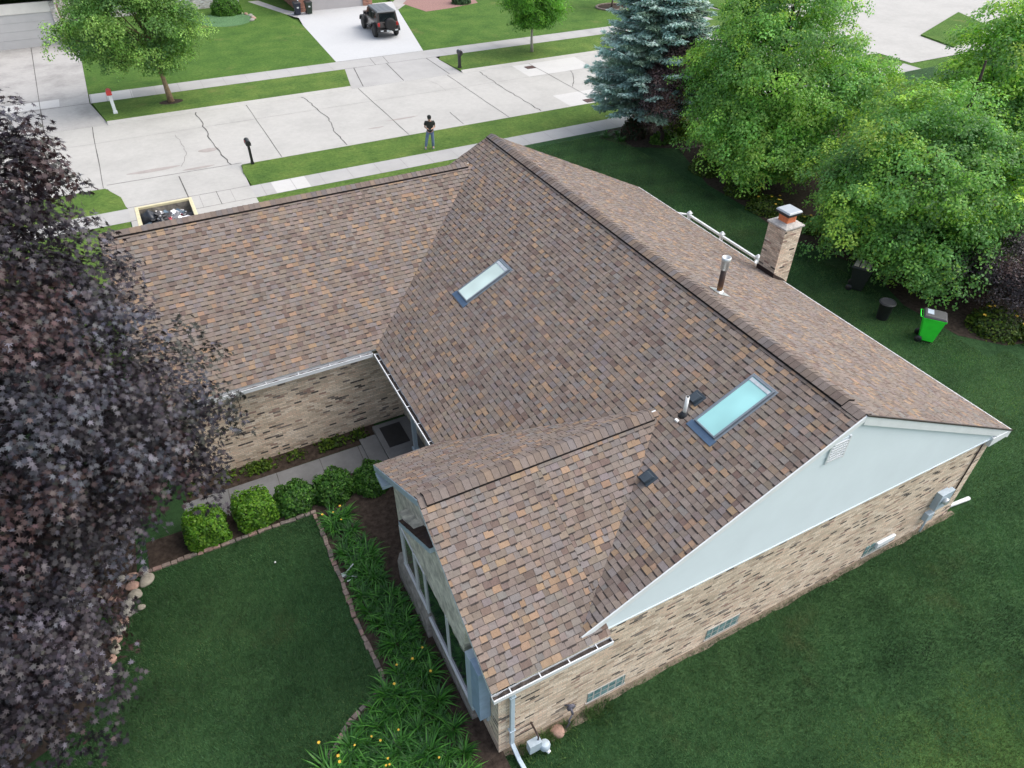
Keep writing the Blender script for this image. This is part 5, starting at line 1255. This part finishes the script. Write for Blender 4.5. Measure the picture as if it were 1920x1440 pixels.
def wheel(x, y, z, r=.41, w=.25, ax='x'):
    b = MB(); b.lathe([(r*.55, -w/2), (r*.9, -w/2), (r, -w*.36), (r, w*.36), (r*.9, w/2), (r*.55, w/2)], 28, 0, (x, y, z), axis=ax); wo = b.build('wheel', tr, car)
    b = MB(); b.lathe([(.03, -w*.47), (r*.30, -w*.44), (r*.56, -w*.40), (r*.60, -w*.5), (r*.60, w*.5), (r*.56, w*.40), (r*.30, w*.44), (.03, w*.47)], 20, 0, (x, y, z), axis=ax)
    for k in range(8):
        a = 6.283*k/8; c, s_ = math.cos(a), math.sin(a)
        for sg in (-1, 1):
            q = [(r*.18*c-r*.07*s_, r*.18*s_+r*.07*c), (r*.18*c+r*.07*s_, r*.18*s_-r*.07*c), (r*.54*c+r*.09*s_, r*.54*s_-r*.09*c), (r*.54*c-r*.09*s_, r*.54*s_+r*.09*c)]
            if ax == 'x': b.add([(x+sg*w*.485, y+u, z+v) for u, v in q], [(0, 1, 2, 3)], 1)
            else: b.add([(x+u, y+sg*w*.485, z+v) for u, v in q], [(0, 1, 2, 3)], 1)
    b.build('rim', [tr, rm], wo)
for sx in (-1, 1):
    for y in (-1.28, 1.38): wheel(sx*.80, y, .41)
    for y, n in ((-1.28, 'rear'), (1.38, 'front')):
        b = MB(); pr = [(y+.60*math.cos(a), .42+.56*math.sin(a)) for a in np.linspace(.25, math.pi-.25, 9)]; pr2 = [(y+.52*math.cos(a), .42+.47*math.sin(a)) for a in np.linspace(.25, math.pi-.25, 9)][::-1]
        for i in range(8):
            b.hexa([(sx*.72, *pr2[8-i]), (sx*.72, *pr2[7-i]), (sx*.97, *pr2[7-i]), (sx*.97, *pr2[8-i]), (sx*.72, *pr[i]), (sx*.72, *pr[i+1]), (sx*.97, *pr[i+1]), (sx*.97, *pr[i])])
        b.build('fender', tr, car)
    b = MB(); b.box((sx*.80-.02 if sx > 0 else -.84, -.95, .44), (sx*.80+.04 if sx > 0 else -.78, .80, .52)); b.build('side_step', tr, car)
    b = MB(); b.hexa([(sx*.80, .50, 1.18), (sx*1.0, .50, 1.18), (sx*1.0, .60, 1.18), (sx*.80, .60, 1.18), (sx*.82, .50, 1.36), (sx*1.0, .50, 1.36), (sx*1.0, .60, 1.36), (sx*.82, .60, 1.36)]); b.build('mirror', tr, car)
    b = MB(); b.box((sx*.70-.08, -2.10, .86), (sx*.70+.08, -2.03, 1.10)); b.build('taillight', plain('lamp_red', (.42, .02, .02), .3), car, bevel=.015)
    b = MB(); b.lathe([(.02, .06), (.10, .05), (.11, .0)], 16, 0, (sx*.42, 2.03, .92), axis='y'); b.build('headlight', M['galv'], car)
    b = MB(); b.box((sx*.8-.012, .0, 1.0), (sx*.8+.014, .12, 1.03)); b.build('door_handle', tr, car)
b = MB(); b.box((-.84, -2.24, .52), (.84, -2.05, .70)); b.box((-.20, -2.255, .52), (.20, -2.24, .64), 1); b.box((-.66, -2.26, .55), (-.44, -2.24, .64), 2); b.box((.44, -2.26, .55), (.66, -2.24, .64), 2); b.build('rear_bumper', [tr, M['galv'], M['galv']], car, bevel=.02)
b = MB(); b.box((-.80, 2.05, .52), (.80, 2.26, .70)); b.build('front_bumper', tr, car, bevel=.03)
b = MB()
for k in range(7): b.box((-.26+k*.078, 2.03, .80), (-.225+k*.078, 2.055, 1.04))
b.build('grille', tr, car)
wheel(.12, -2.24, 1.0, .40, .24, 'y')

# ------------------------------------------------------------------ person flying the camera
PX, PY = 8.25, 31.62
def skin_obj(name, verts, edges, radii, mat, parent, root=0, sub=2):
    me = bpy.data.meshes.new(name); me.from_pydata(verts, edges, []); o = bpy.data.objects.new(name, me); link(o, parent)
    if parent is not None: reg(o, parent)
    me.materials.append(mat)
    sk_ = o.modifiers.new('skin', 'SKIN'); sk_.use_smooth_shade = True
    for i, r in enumerate(radii):
        v = me.skin_vertices[0].data[i]; v.radius = r if isinstance(r, tuple) else (r, r); v.use_root = (i == root)
    s_ = o.modifiers.new('sub', 'SUBSURF'); s_.levels = s_.render_levels = sub
    return o
skinm = plain('skin', (.50, .30, .22), .55, 0, .06); shirt = plain('dark_shirt', (.022, .026, .022), .85, 0, .2, 9); jean = plain('blue_jeans', (.13, .19, .30), .85, 0, .2, 7); shoe = plain('grey_shoe', (.22, .24, .28), .7, 0, .2); capm = plain('black_cap', (.012, .016, .014), .8)
V = []; Ed = []; Ra = []
def jv(p, r, par=None):
    V.append(p); Ra.append(r)
    if par is not None: Ed.append((par, len(V)-1))
    return len(V)-1
# local: faces -y, head bowed over the hands
pel = jv((0, 0, .95), (.15, .11)); wa = jv((0, .0, 1.12), (.145, .105), pel); chs = jv((0, -.01, 1.32), (.17, .115), wa); nb_ = jv((0, -.02, 1.46), (.075, .07), chs); nk = jv((0, -.06, 1.53), (.058, .06), nb_)
hd = jv((0, -.11, 1.60), (.078, .09), nk); ht = jv((0, -.13, 1.70), (.076, .095), hd); jv((0, -.12, 1.76), (.05, .06), ht)
for s in (-1, 1):
    sh = jv((s*.19, 0, 1.42), .062, chs); el = jv((s*.26, .02, 1.14), .045, sh); wr = jv((s*.085, -.24, 1.12), .030, el); pa = jv((s*.055, -.29, 1.12), (.022, .034), wr)
    for k in range(4):
        dz = .028 - .018*k; f1 = jv((s*.035, -.335, 1.12+dz), .009, pa); f2 = jv((s*.012, -.352, 1.115+dz), .008, f1)
    th1 = jv((s*.075, -.315, 1.15), .010, pa); jv((s*.05, -.345, 1.165), .009, th1)
    hip = jv((s*.095, 0, .90), .09, pel)
    foot = (-.28, .0) if s < 0 else (.12, .02)
    kx = -.20 if s < 0 else .115
    kn = jv((kx, -.03, .50), .058, hip); an = jv((foot[0], .02 + (.0 if s > 0 else -.04), .09), .040, kn); jv((foot[0]-.02*(s < 0), -.15, .035), (.040, .028), an)
P_ = skin_obj('person', V, Ed, Ra, skinm, None)
P_.location = (PX, PY, .0); P_.rotation_euler = (0, 0, R(-21)); P_.scale = (1.08, 1.08, 1.05); tag(P_, 'person in dark shirt and blue jeans standing on the verge looking down at a controller', 'person')
def cloth(name, pts, ed, ra, mat): return skin_obj(name, pts, ed, ra, mat, P_)
cloth('shirt', [(0, 0, .86), (0, 0, 1.10), (0, -.01, 1.33), (0, -.015, 1.455), (-.20, 0, 1.42), (-.245, .015, 1.24), (.20, 0, 1.42), (.245, .015, 1.24)], [(0, 1), (1, 2), (2, 3), (2, 4), (4, 5), (2, 6), (6, 7)], [(.185, .145), (.18, .145), (.205, .15), (.095, .09), .086, .074, .086, .074], shirt)
cloth('jeans', [(0, 0, .98), (-.098, 0, .88), (-.20, -.03, .50), (-.278, -.01, .06), (.098, 0, .88), (.115, -.03, .50), (.12, .02, .06)], [(0, 1), (1, 2), (2, 3), (0, 4), (4, 5), (5, 6)], [(.165, .125), .112, .084, .074, .112, .084, .074], jean)
for fx, fy in ((-.285, -.06), (.12, -.03)):
    b = MB(); b.hexa([(fx-.05, fy-.14, 0), (fx+.05, fy-.14, 0), (fx+.045, fy+.14, 0), (fx-.045, fy+.14, 0), (fx-.045, fy-.12, .055), (fx+.045, fy-.12, .055), (fx+.045, fy+.13, .10), (fx-.045, fy+.13, .10)]); b.build('shoe', shoe, P_, bevel=.02)
b = MB(); b.lathe([(.105, 0), (.108, .03), (.10, .09), (.07, .135), (.02, .15)], 18, 0, (0, -.12, 1.675)); b.hexa([(-.08, -.30, 1.655), (.08, -.30, 1.655), (.09, -.20, 1.685), (-.09, -.20, 1.685), (-.08, -.30, 1.668), (.08, -.30, 1.668), (.09, -.20, 1.70), (-.09, -.20, 1.70)]); b.build('cap', capm, P_, bevel=.008)
b = MB()
for s in (-1, 1): b.lathe([(.0, -.01), (.010, -.005), (.010, .004), (0, .008)], 8, 0, (s*.032, -.205, 1.635), axis='y')
b.build('eyes', tr, P_)
b = MB(); b.hexa([(-.012, -.235, 1.585), (.012, -.235, 1.585), (.014, -.195, 1.585), (-.014, -.195, 1.585), (-.006, -.215, 1.635), (.006, -.215, 1.635), (.008, -.195, 1.635), (-.008, -.195, 1.635)]); b.build('nose', skinm, P_, bevel=.005)
b = MB(); b.box((-.025, -.205, 1.552), (.025, -.195, 1.560)); b.build('mouth', plain('lips', (.35, .15, .13), .5), P_)
for s in (-1, 1): b = MB(); b.lathe([(.01, -.01), (.028, 0), (.02, .012)], 10, 0, (s*.088, -.10, 1.63), axis='x'); b.build('ear', skinm, P_)
ct = thing('remote_controller', 'small dark remote controller held in both hands of the standing person', 'controller', (PX, PY, 0), R(-21)); ct.scale = (1.08, 1.08, 1.05)
b = MB(); b.box((-.09, -.375, 1.095), (.09, -.30, 1.135)); b.build('controller_body', plain('controller_grey', (.08, .08, .085), .5), ct, bevel=.012)
b = MB(); b.hexa([(-.07, -.40, 1.13), (.07, -.40, 1.13), (.07, -.385, 1.13), (-.07, -.385, 1.13), (-.07, -.44, 1.21), (.07, -.44, 1.21), (.07, -.425, 1.21), (-.07, -.425, 1.21)]); b.build('screen', M['winglass'], ct)

# ------------------------------------------------------------------ houses across the street
wb = brick_mat('white_brick', (.60, .59, .57), (.34, .32, .30), (.46, .42, .38), mortar=(.5, .5, .49), dfrac=.12)
rb_ = brick_mat('red_brick', (.36, .17, .12), (.14, .06, .045), (.42, .24, .16), mortar=(.42, .38, .34), dfrac=.15)
plaster = plain('cream_siding', (.66, .65, .61), .7, 0, .06, 1.5, local=False); gdoor = plain('grey_garage_door', (.46, .46, .46), .5, 0, .05, 1, local=False); gdoor2 = plain('mauve_garage_door', (.40, .38, .38), .5, 0, .05, 1, local=False); oldroof = plain('grey_roof', (.20, .18, .17), .95, 0, .25, 3, .1, .5, 40, local=False)
h1 = thing('suburban_house', 'white brick house with a wide pale garage door across the street', 'house', (-8, 75, 0), 0, 'houses across the street')
def at(o, *c): return [(x - o.location.x, y - o.location.y, z) for x, y, z in c]
class TB(MB):
    def __init__(s, o): super().__init__(); s.T = Matrix.Translation(-o.location)
b = TB(h1); b.box((-24, 64.95, 0), (-19.2, 65.2, 3.1)); b.box((-9.75, 64.95, 0), (-9.4, 65.2, 3.1)); b.box((-24, 65.0, 2.38), (-9.75, 65.2, 3.1), 1); b.box((-9.6, 65.2, 0), (-9.4, 73, 3.1)); b.box((-9.4, 72.8, 0), (5.6, 73.0, 3.1)); b.box((5.4, 73.0, 0), (5.6, 88, 3.1)); b.box((-24, 65.2, 0), (-23.8, 88, 3.1)); b.box((-23.8, 87.8, 0), (5.4, 88, 3.1)); b.build('wall', [wb, plaster], h1)
b = TB(h1); b.box((-19.2, 65.06, .0), (-9.75, 65.14, 2.38))
for k in range(1, 4): b.box((-19.2, 65.05, .595*k-.008), (-9.75, 65.062, .595*k+.008), 1)
b.build('garage_door', [gdoor, plain('door_groove', (.36, .36, .36), .6)], h1)
for x0, x1, z0, z1 in ((-5.5, -3.2, .9, 2.2), (-1, 1.5, .9, 2.2)):
    b = TB(h1); b.box((x0-.08, 72.74, z0-.08), (x1+.08, 72.80, z1+.08)); wo = b.build('window', M['white'], h1); b = TB(h1); b.box((x0, 72.73, z0), (x1, 72.745, z1)); b.build('pane', M['winglass'], wo)
b = TB(h1); b.box((-9.42, 67.6, .1), (-9.36, 68.6, 2.3)); b.build('side_door', plain('brown_door', (.16, .09, .06), .5), h1)
b = TB(h1); b.box((-9.43, 69.6, .8), (-9.37, 71.2, 2.2)); b.build('window', M['winglass'], h1)
def gable_roof(o, x0, x1, y0, y1, z0, rise, axis, mat):
    b = TB(o)
    if axis == 'y':
        xm = (x0+x1)/2; b.prism([(x0, z0), (xm, z0+rise), (x1, z0), (x1, z0+.2), (xm, z0+rise+.2), (x0, z0+.2)], 'y', y0, y1)
    else:
        ym = (y0+y1)/2; b.prism([(y0, z0), (ym, z0+rise), (y1, z0), (y1, z0+.2), (ym, z0+rise+.2), (y0, z0+.2)], 'x', x0, x1)
    return b.build('roof', mat, o)
gable_roof(h1, -24.6, -8.9, 64.4, 80, 3.1, 3.2, 'y', oldroof); gable_roof(h1, -24.5, 6.2, 72.3, 88.6, 3.1, 3.4, 'x', oldroof)
h2 = thing('suburban_house', 'red brick house with a mauve garage door behind the parked car', 'house', (15, 76, 0), 0, 'houses across the street')
b = TB(h2); b.box((9.9, 67.4, 0), (11.1, 67.7, 3.1)); b.box((16.1, 67.4, 0), (17.0, 67.7, 3.1)); b.box((11.1, 67.42, 2.35), (16.1, 67.7, 3.1)); b.box((9.9, 67.7, 0), (10.1, 88, 3.1)); b.box((16.8, 67.7, 0), (17.0, 77, 3.1)); b.box((17.0, 76.8, 0), (31, 77, 3.1)); b.box((30.8, 77, 0), (31, 88, 3.1)); b.box((10.1, 87.8, 0), (30.8, 88, 3.1)); b.build('wall', rb_, h2)
b = TB(h2); b.box((11.1, 67.52, 0), (16.1, 67.6, 2.35)); b.build('garage_door', gdoor2, h2)
b = TB(h2); b.tube([(9.95, 67.35, 3.0), (9.95, 67.33, .25), (9.75, 67.0, .08), (9.0, 66.8, .05)], .06, 8); b.build('downspout', M['gut'], h2)
for x0, x1 in ((19, 21.4), (24, 27)):
    b = TB(h2); b.box((x0-.08, 76.74, .8), (x1+.08, 76.8, 2.3)); wo = b.build('window', M['white'], h2); b = TB(h2); b.box((x0, 76.73, .88), (x1, 76.745, 2.22)); b.build('pane', M['winglass'], wo)
gable_roof(h2, 9.3, 17.6, 66.9, 80, 3.1, 2.4, 'y', oldroof); gable_roof(h2, 9.4, 31.6, 76.2, 88.6, 3.1, 2.8, 'x', oldroof)

# ------------------------------------------------------------------ light, sky, camera
SUN_EL, SUN_AZ = R(52), R(108)               # azimuth measured from +y towards +x
W = bpy.data.worlds.new('World'); S.world = W; W.use_nodes = True
nt = W.node_tree; nt.nodes.clear()
bg = nt.nodes.new('ShaderNodeBackground'); sk = nt.nodes.new('ShaderNodeTexSky'); ow = nt.nodes.new('ShaderNodeOutputWorld')
sk.sky_type = 'NISHITA'; sk.sun_disc = False; sk.sun_elevation = SUN_EL; sk.sun_rotation = SUN_AZ
sk.air_density = 1.0; sk.dust_density = 4.0; sk.ozone_density = 1.0
hs = nt.nodes.new('ShaderNodeHueSaturation'); hs.inputs['Saturation'].default_value = .6
nt.links.new(sk.outputs[0], hs.inputs['Color']); nt.links.new(hs.outputs[0], bg.inputs[0]); bg.inputs[1].default_value = .15; nt.links.new(bg.outputs[0], ow.inputs[0])
sl = bpy.data.lights.new('sun', 'SUN'); sl.energy = .75; sl.angle = R(85); sl.color = (1.0, .96, .90)
so = bpy.data.objects.new('sun', sl); COL.objects.link(so)
d = Vector((math.sin(SUN_AZ)*math.cos(SUN_EL), math.cos(SUN_AZ)*math.cos(SUN_EL), math.sin(SUN_EL)))
so.rotation_euler = d.to_track_quat('Z', 'Y').to_euler(); so.location = d*60
cam = bpy.data.cameras.new('camera'); co = bpy.data.objects.new('camera', cam); COL.objects.link(co); S.camera = co
yaw, pit, rol, fpx = .4858, .6936, .0081, 1326.86
F = Vector((math.sin(yaw)*math.cos(pit), math.cos(yaw)*math.cos(pit), -math.sin(pit))); Rt = Vector((math.cos(yaw), -math.sin(yaw), 0)); U = Rt.cross(F)
Rt, U = Rt*math.cos(rol)+U*math.sin(rol), U*math.cos(rol)-Rt*math.sin(rol)
co.matrix_world = Matrix(((Rt.x, U.x, -F.x, -6.1429), (Rt.y, U.y, -F.y, -5.7925), (Rt.z, U.z, -F.z, 15.5565), (0, 0, 0, 1)))
cam.sensor_width = 36; cam.lens = fpx/1920*36; cam.clip_end = 2000; cam.clip_start = .1
S.view_settings.view_transform = 'Standard'; S.view_settings.look = 'None'; S.view_settings.exposure = 0.92; S.view_settings.gamma = 1
